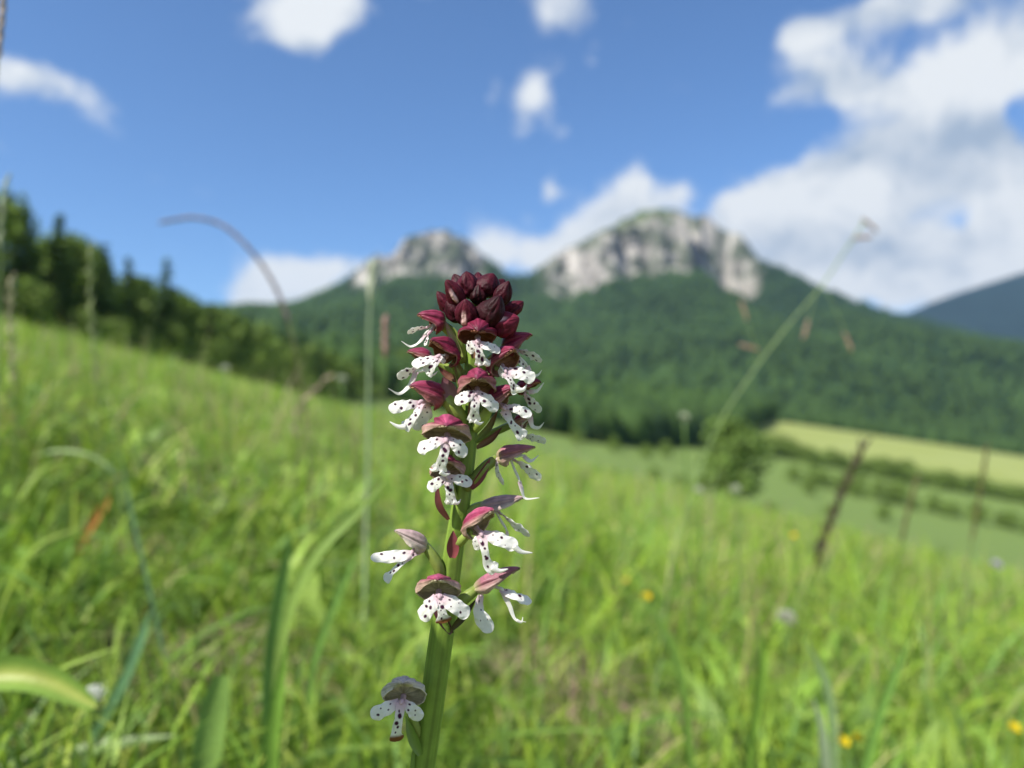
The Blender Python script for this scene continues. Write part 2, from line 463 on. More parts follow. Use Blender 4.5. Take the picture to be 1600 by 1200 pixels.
# ------------------------------------------------------------------ the far wood (one mass)
def build_far_wood():
    n = 26000
    x = RNG.uniform(-1500, 1500, n * 3); y = RNG.uniform(150, 1985, n * 3) ** 1.0
    keep = np.abs(x) < 0.85 * y + 120
    x, y = x[keep], y[keep]
    yf = np.interp(x, [-100, 30, 90, 150, 178, 900], [215, 240, 315, 440, 585, 600])
    keep = (y > yf) & ~((x < -30) & (y < 330))
    x, y = x[keep], y[keep]
    z, rock, tcc, px = mountain_z(x, np.maximum(y, 620.))
    # thin with the height towards the crests, none on bare rock; keep what faces the valley
    p = np.where(rock > .3, 0.22, 1.0) * np.where(y < 620, 1.0, 0.85) * np.where((y > 700), 0.8, 1)
    keep = RNG.random(len(x)) < p
    x, y, rock = x[keep], y[keep], rock[keep]
    x, y, rock = x[:n], y[:n], rock[:n]
    # a dense fringe along the field edge
    ex = RNG.uniform(-60, 640, 2600); ey = np.interp(ex, [-100, 30, 90, 150, 178, 900], [215, 240, 315, 440, 585, 600]) + RNG.random(2600) ** 2 * 60
    x = np.append(x, ex); y = np.append(y, ey); rock = np.append(rock, np.zeros(2600))
    z = height(x, y)
    n = len(x)
    h = RNG.uniform(9, 17, n) * np.where(rock > .3, .5, 1) * np.where(y < 620, 0.85, 1.05); r = h * RNG.uniform(.26, .42, n)
    con_or_shaded = RNG.random(n) < 0.35
    # each crown: apex, two rings of 6 with ragged radii, foot
    k = 6; th = np.linspace(0, 2 * np.pi, k, endpoint=False)[None, :] + RNG.uniform(0, 6, (n, 1))
    def ring(fr, fz):
        rr = (r[:, None] * fr[:, None]) * RNG.uniform(.7, 1.25, (n, k))
        return np.stack([x[:, None] + rr * np.cos(th), y[:, None] + rr * np.sin(th), z[:, None] + h[:, None] * (fz[:, None] + RNG.uniform(-.05, .05, (n, k)))], -1)
    r1 = ring(np.where(con_or_shaded, .95, .85), np.where(con_or_shaded, .12, .22)); r2 = ring(np.where(con_or_shaded, .5, .9), np.where(con_or_shaded, .55, .68))
    top = np.stack([x, y, z + h], -1)[:, None]; bot = np.stack([x, y, z - 1.0], -1)[:, None]
    V = np.concatenate([bot, r1, r2, top], 1)
    base = np.arange(n)[:, None] * (2 * k + 2); j = np.arange(k)[None, :]; j2 = (j + 1) % k
    b0 = base + 0 * j
    f3a = np.stack([b0, base + 1 + j2, base + 1 + j], -1).reshape(-1, 3)
    f3b = np.stack([base + 1 + k + j, base + 1 + k + j2, base + 1 + 2 * k + 0 * j], -1).reshape(-1, 3)
    f4 = np.stack([base + 1 + j, base + 1 + j2, base + 1 + k + j2, base + 1 + k + j], -1).reshape(-1, 4)
    con_or_shaded = con_or_shaded | ((x > 560) & (y > 1550) & (RNG.random(n) < .9))  # crowns right of the peak take the dark colour as painted cloud shadow
    c = np.where(con_or_shaded[:, None], np.array([0.028, 0.058, 0.022]), np.array([0.048, 0.090, 0.024])) * RNG.uniform(.85, 1.2, (n, 1))
    c = c * (1 + 0.9 * fbm(x / 90., y / 90., 3, 14))[:, None]
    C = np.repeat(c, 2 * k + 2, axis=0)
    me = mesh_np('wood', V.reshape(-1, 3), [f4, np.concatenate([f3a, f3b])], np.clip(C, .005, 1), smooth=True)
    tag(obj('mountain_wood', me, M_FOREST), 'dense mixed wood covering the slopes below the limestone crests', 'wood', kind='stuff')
build_far_wood()

# ------------------------------------------------------------------ trees
def leaf_cloud(cent, nrm_dir, size, rng):
    """n small leaf-spray faces (bent quads) at cent"""
    n = len(cent)
    d = nrm(nrm_dir + rng.normal(0, .5, (n, 3)))
    a = nrm(np.cross(d, rng.normal(0, 1, (n, 3)))); b = np.cross(d, a)
    s = size[:, None]
    asp = rng.uniform(.5, .9, (n, 1))
    v = np.stack([cent - a * s, cent - b * s * asp + d * s * .15, cent + a * s, cent + b * s * asp + d * s * .15], 1)
    f = np.arange(n * 4).reshape(n, 4)
    return v.reshape(-1, 3), f

def make_tree_meshes(kind, seed):
    rng = np.random.default_rng(seed)
    A = Acc(); B = Acc()
    if kind == 'spruce':
        H = 11.0
        pth = np.stack([np.linspace(0, .1, 8), np.linspace(0, -.1, 8), np.linspace(-.4, H * .97, 8)], -1)
        v, f = tube(pth, np.linspace(.2, .02, 8), 7); B.add(v, f, [0.10, 0.07, 0.05])
        z = .8
        while z < H - .3:
            R = 2.4 * (1 - z / H) ** .85 + .15; nb = int(6 + 5 * (1 - z / H))
            for q in range(nb):
                az = rng.uniform(0, 2 * np.pi); L = R * rng.uniform(.65, 1.15); k = max(3, int(L * 7))
                t = np.linspace(.12, 1, k) + rng.uniform(-.05, .05, k)
                c = np.stack([np.cos(az) * L * t, np.sin(az) * L * t, z - .35 * L * t ** 1.3 + .12 * L * t ** 3], -1) + rng.normal(0, .09, (k, 3))
                v, f = leaf_cloud(c, np.tile([0, 0, 1.], (k, 1)), rng.uniform(.22, .38, k) * (1.1 - .4 * t), rng)
                A.add(v, f, np.repeat(np.array([.080, .145, .040]) * rng.uniform(.7, 1.35, (k, 1)), 4, 0))
                if z < H * .8:
                    bp = np.stack([np.cos(az) * L * np.array([0, .5, .9]), np.sin(az) * L * np.array([0, .5, .9]), z - .35 * L * np.array([0, .4, .85])], -1)
                    v, f = tube(bp, [.03, .02, .008], 4); B.add(v, f, [0.10, 0.07, 0.05])
            z += rng.uniform(.3, .48)
    else:
        H = {'broad': 9.5, 'bushy': 7.0, 'shrub': 3.0}[kind]; R = {'broad': 3.0, 'bushy': 2.9, 'shrub': 1.7}[kind]
        base = np.array([.155, .235, .040]) if kind != 'bushy' else np.array([.135, .215, .042])
        pth = np.stack([np.cumsum(rng.normal(0, .09, 7)), np.cumsum(rng.normal(0, .09, 7)), np.linspace(-.4, H * .8, 7)], -1); pth[0, :2] = pth[1, :2] = 0
        v, f = tube(pth, np.linspace(H * .024, .03, 7), 8); B.add(v, f, [0.13, 0.11, 0.085])
        nl = 16 if kind != 'shrub' else 9
        for q in range(nl):
            u = (q + .5) / nl; zz = H * (.16 + .76 * u); prof = math.sin(math.pi * min(1, .18 + .8 * u)) ** .7
            az = q * 2.4 + rng.uniform(-.4, .4); rr = R * prof * rng.uniform(.35, .75)
            c = np.array([math.cos(az) * rr, math.sin(az) * rr, zz]); st = pth[max(1, min(6, int(u * 6)))]
            v, f = tube(catmull([st, (st + c) / 2 + [0, 0, -.1], c], 5), np.linspace(H * .010, .01, 5), 5); B.add(v, f, [0.13, 0.11, 0.085])
            k = 95 if kind != 'shrub' else 60
            d = nrm(rng.normal(0, 1, (k, 3))); lr = R * rng.uniform(.38, .55)
            cc = c + d * lr * rng.uniform(.45, 1.08, (k, 1)) * np.array([1, 1, .8])
            v, f = leaf_cloud(cc, d + [0, 0, .5], rng.uniform(.2, .42, k) * (H / 9.5) ** .5, rng)
            A.add(v, f, np.repeat(base * rng.uniform(.6, 1.5, (k, 1)) * rng.uniform(.8, 1.2), 4, 0))
    a = A.mesh(kind + '_crown'); b = B.mesh(kind + '_trunk')
    a.materials.append(M_TREE); b.materials.append(M_BARK)
    return a, b

PROTO = {k: [make_tree_meshes(k, 100 + 10 * i + j) for j in range(3)] for i, k in enumerate(('spruce', 'broad', 'bushy', 'shrub'))}
def plant_tree(kind, x, y, s, label, group, name=None, sink=0.0, wid=1.0):
    z = float(height(np.array([x]), np.array([y]))[0]) - sink
    a, b = random.choice(PROTO[kind])
    e = empty(name or {'spruce': 'spruce_tree', 'broad': 'broadleaf_tree', 'bushy': 'bushy_tree', 'shrub': 'shrub'}[kind], (x, y, z))
    e.rotation_euler = (0, 0, random.uniform(0, 6.28)); e.scale = (s * wid, s * wid, s)
    for nm, me in (('trunk', b), ('crown', a)):
        o = bpy.data.objects.new(nm, me); COL.objects.link(o); o.parent = e
    tag(e, label, {'shrub': 'shrub'}.get(kind, 'tree'), group)
    return e

def build_near_wood():
    # the wood's edge runs away from us along the foot of the slope on the left
    y = 44.0; i = 0
    while y < 400:
        for row in range(3):
            x = -42 - row * 5.0 + random.uniform(-2, 2) - 0.01 * (y - 60)
            yy = y + random.uniform(-2.5, 2.5)
            if x / yy < -0.80: continue
            if row == 2 and random.random() < .4: continue
            f = 0.86 if row == 0 else 1.0
            sp = random.random() < (0.26 if y < 130 else 0.2)
            if sp: plant_tree('spruce', x, yy, random.uniform(.95, 1.35) * f, 'pointed dark spruce among the leafy trees along the edge of the wood', 'spruces along the edge of the wood')
            else: plant_tree('broad', x, yy, random.uniform(.95, 1.3) * f, 'rounded dark green leafy tree along the edge of the wood', 'leafy trees along the edge of the wood')
        if random.random() < .9:
            plant_tree('shrub', -37.0 + random.uniform(-1.5, 1.5) - 0.01 * (y - 60), y, random.uniform(.9, 1.7), 'low leafy shrub at the foot of the wood beside the meadow', 'shrubs at the foot of the wood')
        y += 4.6 * (1 + y / 400.)
    # trees and bushes out on the fields
    def at_px(px, d): return (px - 800) / FPX * d
    plant_tree('bushy', at_px(1140, 84), 84, 1.35, 'solitary light green bushy tree at the far edge of the meadow', None)
    for k, (px, d, s) in enumerate([(1095, 95, .8), (1060, 100, .7), (1020, 105, .75), (1200, 92, .5)]):
        plant_tree('shrub', at_px(px, d), d, s, 'small shrub in the loose row beside the solitary bushy tree', 'shrubs beside the solitary bushy tree')
    for k in range(30):
        u = k / 29.; px = 1165 + 480 * u; d = 298 + random.uniform(-3, 3)
        plant_tree('shrub', at_px(px, d), d, random.uniform(1.8, 3.0), 'bush in the hedge below the straw-coloured hay field', 'bushes of the hedge below the hay field')
    for k in range(20):
        px = 1240 + 400 * k / 19. + random.uniform(-8, 8); d = 246 + random.uniform(-4, 4)
        plant_tree('shrub', at_px(px, d), d, random.uniform(1.3, 2.6), 'bush in the broken hedge across the lower green pasture', 'bushes of the lower hedge')
    for px, d, s in [(1378, 205, 1.5), (1262, 225, 1.6), (1010, 225, 1.4), (960, 222, 1.5), (900, 218, 1.4), (1040, 240, 1.6), (1290, 180, .8)]:
        plant_tree('shrub', at_px(px, d), d, s, 'lone dark bush standing by itself on the green pasture', 'lone bushes on the pasture')
build_near_wood()

# ------------------------------------------------------------------ meadow grass
G_PAL = np.array([[.255, .395, .038], [.320, .450, .046], [.165, .295, .036], [.400, .490, .085], [.180, .320, .080], [.50, .46, .20]])
G_W = np.array([.29, .18, .30, .07, .12, .04])
SPOTS = [(.06, .74, .10, .75), (-.226, .59, .08, .7), (.87, 1.54, .13, .9), (.30, 1.0, .05, .6), (-.42, .85, .06, .7), (-.15, 1.3, .09, .6), (.45, 1.9, .12, .6)]
def thin(x, y):
    k = np.ones(len(x), bool)
    for (sx, sy, sr, p) in SPOTS:
        k &= ~((np.hypot(x - sx, (y - sy) * .7) < sr * (1 + 1.2 * fbm(x * 12, y * 12, 2, 6))) & (RNG.random(len(x)) < p))
    return k
def blades(x, y, h, w, lean, segs, pal=G_PAL, pw=G_W, tuft=True):
    if tuft:
        k = thin(x, y); x, y, h, w, lean = x[k], y[k], h[k], w[k], lean[k]
    n = len(x); z = ground_z(x, y) - 0.01
    az = RNG.uniform(0, 2 * np.pi, n); wa = az + np.pi / 2 + RNG.normal(0, .6, n)
    t = np.linspace(0, 1, segs + 1)[None, :]
    L = lean[:, None]; hh = h[:, None]
    cx = x[:, None] + np.cos(az)[:, None] * hh * L * t ** 2; cy = y[:, None] + np.sin(az)[:, None] * hh * L * t ** 2
    cz = z[:, None] + hh * (t - .42 * L * t ** 2.6)
    ww = w[:, None] * np.clip(1.05 - t ** 2.2, .04, 1) * (0.6 + .4 * np.minimum(1, t * 4)) * .5
    ox, oy = np.cos(wa)[:, None] * ww, np.sin(wa)[:, None] * ww
    V = np.stack([np.stack([cx - ox, cy - oy, cz], -1), np.stack([cx + ox, cy + oy, cz], -1)], 2).reshape(n, -1, 3)
    m = 2 * (segs + 1)
    b = np.arange(n)[:, None] * m; j = 2 * np.arange(segs)[None, :]
    F = np.stack([b + j, b + j + 1, b + j + 3, b + j + 2], -1).reshape(-1, 4)
    c = pal[RNG.choice(len(pal), n, p=pw)] * RNG.uniform(.75, 1.25, (n, 1))
    c = c * (1 + .5 * fbm(x * .9, y * .9, 3, 44))[:, None]
    C = np.repeat(c, m, 0)
    return V.reshape(-1, 3), F, np.clip(C, .005, 1)

def scatter(n, y0, y1, power, side=1.3, extra=.3):
    u = RNG.random(n)
    y = (y0 ** power + u * (y1 ** power - y0 ** power)) ** (1 / power)
    x = RNG.uniform(-1, 1, n) * (side * y + extra)
    return x, y

def build_grass():
    A = Acc()
    # short turf close by and beneath the frame
    x, y = scatter(20000, .10, 1.0, 1.3, 1.2, .3)
    h = RNG.uniform(.03, .10, len(x)) * (1 + .6 * fbm(x * 3, y * 3, 2, 2))
    A.add(*blades(x, y, h, RNG.uniform(.0015, .004, len(x)), RNG.uniform(.2, .9, len(x)), 4))
    # the sward in clumps
    for (n, y0, y1, pw, h0, h1, w0, w1, sg) in [(5700, .42, 1.3, 1.4, .03, .12, .002, .0055, 6), (27000, .9, 4.0, 1.4, .05, .16, .003, .009, 5),
                                              (46000, 3.5, 14, 1.4, .08, .26, .006, .014, 4), (54000, 12, 80, 1.35, .16, .55, .015, .045, 3)]:
        x, y = scatter(n, y0, y1, pw)
        cl = fbm(x * 2.2 / y0 ** .5, y * 2.2 / y0 ** .5, 3, 77)
        k = RNG.random(n) < np.clip(.55 + 4.5 * cl, .03, 1); x, y, cl = x[k], y[k], cl[k]
        h = RNG.uniform(h0, h1, len(x)) * (1 + 2.0 * cl) * (1 + 1.6 * fbm(x * .55, y * .55, 2, 123))
        A.add(*blades(x, y, h, RNG.uniform(w0, w1, len(x)), RNG.beta(2, 1.8, len(x)) * 1.7, sg))
    # herb leaves low in the sward
    x, y = scatter(20000, .45, 9, 1.3)
    A.add(*blades(x, y, RNG.uniform(.03, .12, len(x)), RNG.uniform(.009, .026, len(x)), RNG.uniform(.6, 1.6, len(x)), 5,
                  np.array([[.25, .41, .06], [.34, .49, .09], [.15, .27, .045]]), np.array([.4, .3, .3])))
    # straw and dry stalks
    x, y = scatter(4300, .8, 6, 1.3)
    A.add(*blades(x, y, RNG.uniform(.05, .30, len(x)), RNG.uniform(.0015, .003, len(x)), RNG.uniform(.1, 1.3, len(x)), 4,
                  np.array([[.42, .34, .18], [.33, .23, .13], [.36, .35, .15]]), np.array([.4, .3, .3])))
    for (sx, sy, sr, p) in SPOTS[:2] + SPOTS[3:]:
        m = int(9000 * sr * sr * 4); x = sx + RNG.normal(0, sr * .6, m); y = sy + RNG.normal(0, sr * .8, m)
        A.add(*blades(x, y, RNG.uniform(.02, .07, m), RNG.uniform(.0015, .0035, m), RNG.uniform(.9, 1.9, m), 4,
                      np.array([[.42, .33, .21], [.34, .24, .16], [.40, .36, .20]]), np.array([.4, .3, .3]), False))
    # fine flowering culms with loose brownish and purplish tops
    m = 1200; x, y = scatter(m, 1.1, 12, 1.3)
    hgt = RNG.uniform(.16, .38, m); z = ground_z(x, y); ln = RNG.normal(0, .10, (m, 2))
    A.add(*blades(x, y, hgt, np.full(m, .0018), RNG.uniform(.02, .2, m), 4, np.array([[.30, .36, .12], [.34, .30, .15]]), np.array([.6, .4]), False))
    for q in range(5):
        j = RNG.normal(0, .012, (m, 2))
        A.add(*blades(x + j[:, 0] * .3, y + j[:, 1] * .3, hgt * RNG.uniform(.9, 1.15, m), RNG.uniform(.002, .005, m) * np.clip(y / 2, .6, 3), RNG.uniform(.05, .3, m), 3,
                      np.array([[.38, .30, .20], [.33, .24, .20], [.40, .42, .18]]), np.array([.4, .2, .4]), False)) if q < 1 else None
    me = A.mesh('sward')
    tag(obj('meadow_grass', me, M_GRASS), 'lush tangled green meadow grass all over the slope', 'grass', kind='stuff')
build_grass()

# ------------------------------------------------------------------ single plants that stand out of the sward
def to_ground(pts, lean=0.0):
    """carry a stalk's lower end on down to the soil"""
    p = np.array(pts, float)
    b = p[-1]; d = p[-1] - p[-2]; d = d / (abs(d[2]) + 1e-9); d[:2] = np.clip(d[:2], -.35, .35)
    h = b[2] - float(ground_z(b[:1], b[1:2])[0])
    mid = b + np.array([d[0] * h * .4, d[1] * h * .4, -h * .5])
    end = np.array([mid[0] + d[0] * h * .15, mid[1] + d[1] * h * .15, 0.]); end[2] = float(ground_z(end[:1], end[1:2])[0]) - .01
    return np.vstack([p, mid, end])

def px_path(pts, d):
    return np.array([P(a[0], a[1], a[2] if len(a) > 2 else d) for a in pts])

def strip(path, wid, face, bulge=.15, cross=5):
    T = nrm(np.gradient(path, axis=0)); S = nrm(np.cross(T, face)); Nn = nrm(np.cross(S, T))
    v = np.linspace(-1, 1, cross)
    V = path[:, None] + S[:, None] * (wid[:, None, None] * .5 * v[None, :, None]) + Nn[:, None] * (bulge * wid[:, None, None] * (v[None, :, None] ** 2 - .5))
    return V.reshape(-1, 3), grid_faces(len(path), cross)

def seed_stalk(name, label, cat, pts, d, r_px, col, head=None, group=None):
    """a culm (thin tube) from photo points down to the soil, with an optional seed head along its top"""
    path = to_ground(px_path(pts, d)); path = catmull(path, 40)
    e = empty(name, tuple(path[-1]))
    n = len(path); r = r_px / FPX * d * .5
    A = Acc(); v, f = tube(path, np.linspace(r * .6, r * 1.15, n), 7); A.add(v, f, col)
    o = obj('stalk', A.mesh('stalk'), M_GREEN, e)
    # a sheath leaf low on the stalk
    i = int(n * .9); q = path[i]
    lp = catmull([q, q + np.array([.008, .004, .035]), q + np.array([.024, .008, .06]), q + np.array([.05, .012, .07])], 10)
    v, f = strip(lp, .0035 * np.array([.7, 1, 1, 1, .95, .9, .8, .6, .4, .08]), np.array([0, -1, .6]))
    A = Acc(); A.add(v, f, [.28, .41, .05]); obj('leaf', A.mesh('leaf'), M_GRASS, e)
    if head:
        frac, cnt, ln, wd, hc, spread = head
        A = Acc(); top = path[:max(4, int(n * frac))]; hp = catmull(top, cnt)
        T = nrm(np.gradient(hp, axis=0))
        for k in range(cnt):
            side = nrm(np.array([math.cos(k * 2.4), math.sin(k * 2.4) * .6, .3]))
            ax = nrm(-T[k] + side * spread)
            v, f = ellipsoid(hp[k] + ax * ln * .4 / FPX * d, ax, ln * .5 / FPX * d, wd * .5 / FPX * d, 6, 6)
            A.add(v, f, np.array(hc) * RNG.uniform(.7, 1.3))
        obj('seed_head', A.mesh('seed_head'), M_GREEN, e)
    tag(e, label, cat, group)
    return e

def panicle(name, label, pts, d, r_px, col, branches, sp_col):
    """open grass: culm with thin side branches ending in spikelets, given by photo points"""
    e = seed_stalk(name, label, 'grass', pts, d, r_px, col)
    for (a, b) in branches:
        p = catmull([P(a[0], a[1], d), P((a[0] + b[0]) / 2, (a[1] + b[1]) / 2 - 6, d), P(b[0], b[1], d)], 8)
        A = Acc(); v, f = tube(p, np.full(8, .7 / FPX * d), 5); A.add(v, f, col)
        br = obj('branch', A.mesh('branch'), M_GREEN, e)
        A = Acc()
        for k in range(5):
            ax = nrm(p[-1] - p[-2]); s = np.array([math.cos(k * 2.2), .2, math.sin(k * 2.2)]) * .35
            v, f = ellipsoid(p[-1] + ax * (k * 5 / FPX * d), ax + s, 7 / FPX * d, 2.3 / FPX * d, 6, 6); A.add(v, f, np.array(sp_col) * RNG.uniform(.75, 1.2))
        o = obj('spikelet', A.mesh('spikelet'), M_GREEN, br)
    return e

def leaf_thing(name, label, pts, d, wpx, col, face, group=None, cat='leaf', bulge=.18, prof=None, col2=None):
    path = catmull(to_ground(px_path(pts, d)), 30)
    n = len(path); t = np.linspace(0, 1, n)
    w = (np.minimum(1, (t + .02) * 5) ** .8 * (1 - .55 * sstep(t, .5, 1)) if prof is None else np.interp(t, *prof)) * wpx / FPX * d
    v, f = strip(path, w, np.asarray(face, float), bulge, 7)
    c = np.tile(np.array(col, float), (n, 7, 1))
    if col2 is not None:
        c[:, 3] = col2; c[:, 2] = c[:, 4] = .5 * (np.array(col) + np.array(col2))
    A = Acc(); A.add(v, f, c.reshape(-1, 3))
    o = obj(name, A.mesh(name), M_LEAF)
    sub = A
    return tag(o, label, cat, group)

def flower_thing(name, label, cat, px, py, d, rpx, petal_col, kind, group=None, lean=(6, 60)):
    c = P(px, py, d); s = 1 / FPX * d
    path = catmull(to_ground([c, P(px + lean[0], py + lean[1], d)]), 16)
    e = empty(name, tuple(path[-1]))
    A = Acc(); v, f = tube(path, np.full(16, 1.6 * s), 6); A.add(v, f, [.13, .23, .05]); obj('stalk', A.mesh('stalk'), M_GREEN, e)
    up = nrm(np.array([random.uniform(-.3, .3), -.6, .8])); a = nrm(np.cross(up, [1, .1, 0])); b = np.cross(up, a)
    if kind == 'cup':
        for k in range(5):
            th = k * 2 * math.pi / 5; dr = math.cos(th) * a + math.sin(th) * b
            pp = catmull([c, c + (dr * .7 + up * .25) * rpx * s, c + (dr * 1.0 + up * .75) * rpx * s], 7)
            v, f = strip(pp, np.array([.25, .7, 1, 1.1, 1.05, .8, .3]) * rpx * .95 * s, up, .15)
            A = Acc(); A.add(v, f, petal_col); obj('petal', A.mesh('petal'), M_PETAL, e)
        v, f = ellipsoid(c + up * .2 * rpx * s, up, .25 * rpx * s, .3 * rpx * s); A = Acc(); A.add(v, f, [.45, .32, .02]); obj('centre', A.mesh('centre'), M_GREEN, e)
    else:
        A = Acc()
        for k in range(34):
            th = k * 2.4; rr = math.sqrt((k + .5) / 34); dr = math.cos(th) * a + math.sin(th) * b
            ctr = c + dr * rr * rpx * s * .85 + up * (math.sqrt(max(0, 1 - rr * rr)) * .7) * rpx * s
            v, f = ellipsoid(ctr, dr * rr + up * .8, .30 * rpx * s, .14 * rpx * s, 6, 6); A.add(v, f, np.array(petal_col) * RNG.uniform(.8, 1.1))
        obj('flower_head', A.mesh('flower_head'), M_PETAL, e)
    return tag(e, label, cat, group)

def build_single_plants():
    # arching dry grass in front of the wood
    seed_stalk('arching_grass', 'dry grass stalk arching over with a drooping purplish seed head', 'grass',
               [(262, 346), (300, 341), (345, 352), (388, 388), (425, 440), (450, 500), (466, 570), (474, 640)], .9, 3.4, [.17, .16, .07],
               (.42, 56, 17, 4.8, [.20, .15, .15], .2))
    seed_stalk('pale_grass_stalk', 'upright pale green grass stalk with a tight whitish head beside the orchid', 'grass',
               [(582, 428), (577, 500), (576, 600), (575, 700), (574, 740)], .75, 5.5, [.34, .44, .25], (.12, 16, 30, 8, [.42, .46, .33], .25))
    seed_stalk('reddish_grass_stalk', 'thin grass stalk with a short reddish head right behind the pale stalk', 'grass',
               [(602, 505), (602, 545), (600, 620), (596, 720)], .5, 3, [.16, .22, .06], (.10, 12, 16, 8, [.33, .19, .16], .2))
    panicle('brome_grass', 'slanting open grass with few pinkish spikelets on long side branches',
            [(1352, 345), (1325, 385), (1285, 445), (1230, 510), (1170, 590), (1120, 670), (1095, 730)], .85, 3.6, [.22, .32, .11],
            [((1185, 570), (1166, 495)), ((1190, 560), (1180, 545)), ((1280, 450), (1262, 505)), ((1285, 445), (1322, 525)), ((1345, 352), (1352, 345)), ((1330, 385), (1338, 372))], [.36, .24, .17])
    for (pts, d, w, hd, lab) in [
        ([(1348, 700), (1330, 740), (1308, 790), (1288, 840), (1274, 880)], 1.0, 3, (.5, 30, 24, 6.5, [.050, .040, .016], .45), 'dark brown sedge spike leaning in the grass, thickest of the dark spikes'),
        ([(1432, 752), (1424, 780), (1414, 820), (1405, 870)], 1.15, 2.6, (.30, 18, 15, 5, [.105, .095, .03], .2), 'slim olive brown grass spike between two taller ones'),
        ([(1541, 705), (1536, 740), (1528, 790), (1516, 860)], 1.1, 2.6, (.35, 20, 15, 5, [.105, .095, .03], .2), 'tall thin olive brown grass spike seen against the hay field')]:
        seed_stalk('dark_grass_spike', lab, 'grass', pts, d, w, [.12, .16, .04], hd)
    seed_stalk('pink_grass', 'short grass with a soft pinkish head below the wood', 'grass', [(512, 592), (490, 612), (466, 640), (462, 700)], 1.1, 2.5, [.17, .25, .07], (.40, 14, 14, 5, [.36, .26, .20], .5))
    seed_stalk('feathery_grass', 'tall pale grass with a thin head standing before the dark wood', 'grass', [(142, 390), (140, 430), (143, 500), (150, 580)], .7, 2.6, [.19, .27, .08], (.42, 20, 18, 4.5, [.26, .30, .13], .35))
    seed_stalk('feathery_grass', 'straw coloured grass head rising at the meadow edge, darkest wood behind it', 'grass', [(18, 440), (16, 480), (20, 560)], .8, 2.6, [.2, .26, .08], (.40, 18, 18, 5.5, [.36, .33, .19], .4))
    seed_stalk('feathery_grass', 'tall slender grass whose pale tip rises above the wood into the sky', 'grass', [(10, 285), (6, 310), (2, 360), (0, 450)], .5, 2.6, [.25, .33, .15], (.15, 10, 18, 5, [.40, .44, .30], .3))
    seed_stalk('purple_grass', 'tall grass with a narrow purplish head reaching high into the sky', 'grass', [(6, -20), (4, 20), (-2, 80), (-10, 200), (-22, 380), (-30, 700)], .3, 5, [.2, .24, .12], (.10, 22, 18, 7, [.38, .30, .27], .25))
    # blades
    leaf_thing('blue_grass_blade', 'long bluish green grass blade curving down through the meadow', [(188, 705), (205, 800), (228, 900), (246, 980), (262, 1060), (275, 1150)], .45, 6, [.19, .32, .15], (.3, -1, .3), cat='grass blade')
    leaf_thing('blue_grass_blade', 'bluish green blade crossing low beside the curving one', [(235, 955), (205, 1040), (170, 1110), (140, 1160)], .40, 20, [.13, .26, .12], (-.3, -1, .3), cat='grass blade')
    leaf_thing('grass_blade', 'tall slanting blade rising to a point left of the orchid', [(602, 750), (560, 800), (500, 860), (462, 930), (440, 1010), (432, 1100)], .34, 20, [.22, .33, .07], (-.4, -1, .4), cat='grass blade')
    leaf_thing('grass_blade', 'narrow upright blade between the slanting blade and the orchid', [(455, 830), (438, 920), (425, 1000), (418, 1120)], .40, 20, [.15, .28, .06], (.4, -1, .2), cat='grass blade')
    leaf_thing('grass_blade', 'bright upright blade low in the grass next to a broad stubby leaf', [(448, 1010), (436, 1080), (426, 1160), (424, 1230)], .32, 22, [.19, .34, .05], (0, -1, .3), cat='grass blade')
    leaf_thing('broad_leaf', 'broad stubby light green leaf standing in the grass', [(348, 1055), (340, 1090), (332, 1130), (322, 1200)], .34, 46, [.21, .34, .08], (.1, -1, .3), prof=([0, .12, .35, 1], [.5, .95, 1, .5]))
    leaf_thing('grass_blade', 'pale blade lying almost flat across the turf', [(272, 1150), (200, 1160), (110, 1176), (0, 1200), (-90, 1235)], .36, 26, [.23, .33, .11], (0, -.4, 1), cat='grass blade')
    leaf_thing('curled_leaf', 'broad folded leaf with a yellow midrib curving over the turf', [(150, 1104), (118, 1086), (70, 1062), (10, 1052), (-70, 1070), (-140, 1120)], .30, 54, [.24, .38, .07], (.1, -1, .55), bulge=.32, prof=([0, .08, .25, .5, 1], [.25, .7, 1, 1, .5]), col2=[.44, .48, .10])
    leaf_thing('dry_leaf', 'orange dry grass leaf among the green blades', [(172, 775), (160, 795), (142, 820), (126, 850)], .75, 14, [.50, .22, .06], (.3, -1, .3), cat='dry leaf')
    leaf_thing('pale_leaf', 'pale broad blade bending over at the top of the slope', [(50, 712), (90, 705), (150, 716), (178, 740), (190, 790)], .9, 7, [.30, .42, .16], (0, -.7, .8), cat='grass blade')
    for (pts, d, w, c, lab) in [([(1186, 970), (1190, 1040), (1180, 1120), (1168, 1200)], .5, 17, [.21, .36, .05], 'broadest bright blade standing in the middle of the meadow'), ([(1262, 1005), (1288, 1060), (1300, 1120), (1304, 1190)], .5, 14, [.26, .37, .16], 'pale blade bending above the pair of yellow flowers'),
                           ([(1005, 930), (1050, 1010), (1068, 1080), (1076, 1160)], .45, 14, [.2, .34, .06], 'green blade arching below the lone yellow flower'), ([(1420, 1000), (1395, 1060), (1370, 1130), (1352, 1200)], .5, 14, [.17, .32, .06], 'green blade leaning beside the dark hollow of the turf'),
                           ([(1270, 1090), (1282, 1130), (1290, 1200), (1292, 1230)], .40, 16, [.30, .38, .22], 'whitish blade standing next to the pair of yellow flowers'), ([(560, 860), (520, 950), (490, 1040), (480, 1120)], .5, 13, [.16, .30, .06], 'thin blade slanting just behind the tall slanting blade')]:
        leaf_thing('grass_blade', lab, pts, d, w, c, (random.uniform(-.5, .5), -1, .3), cat='grass blade')
    # flowers
    Y = [.74, .58, .015]
    flower_thing('yellow_flower', 'yellow flower alone in mid meadow', 'flower', 1009, 934, .75, 8, Y, 'cup')
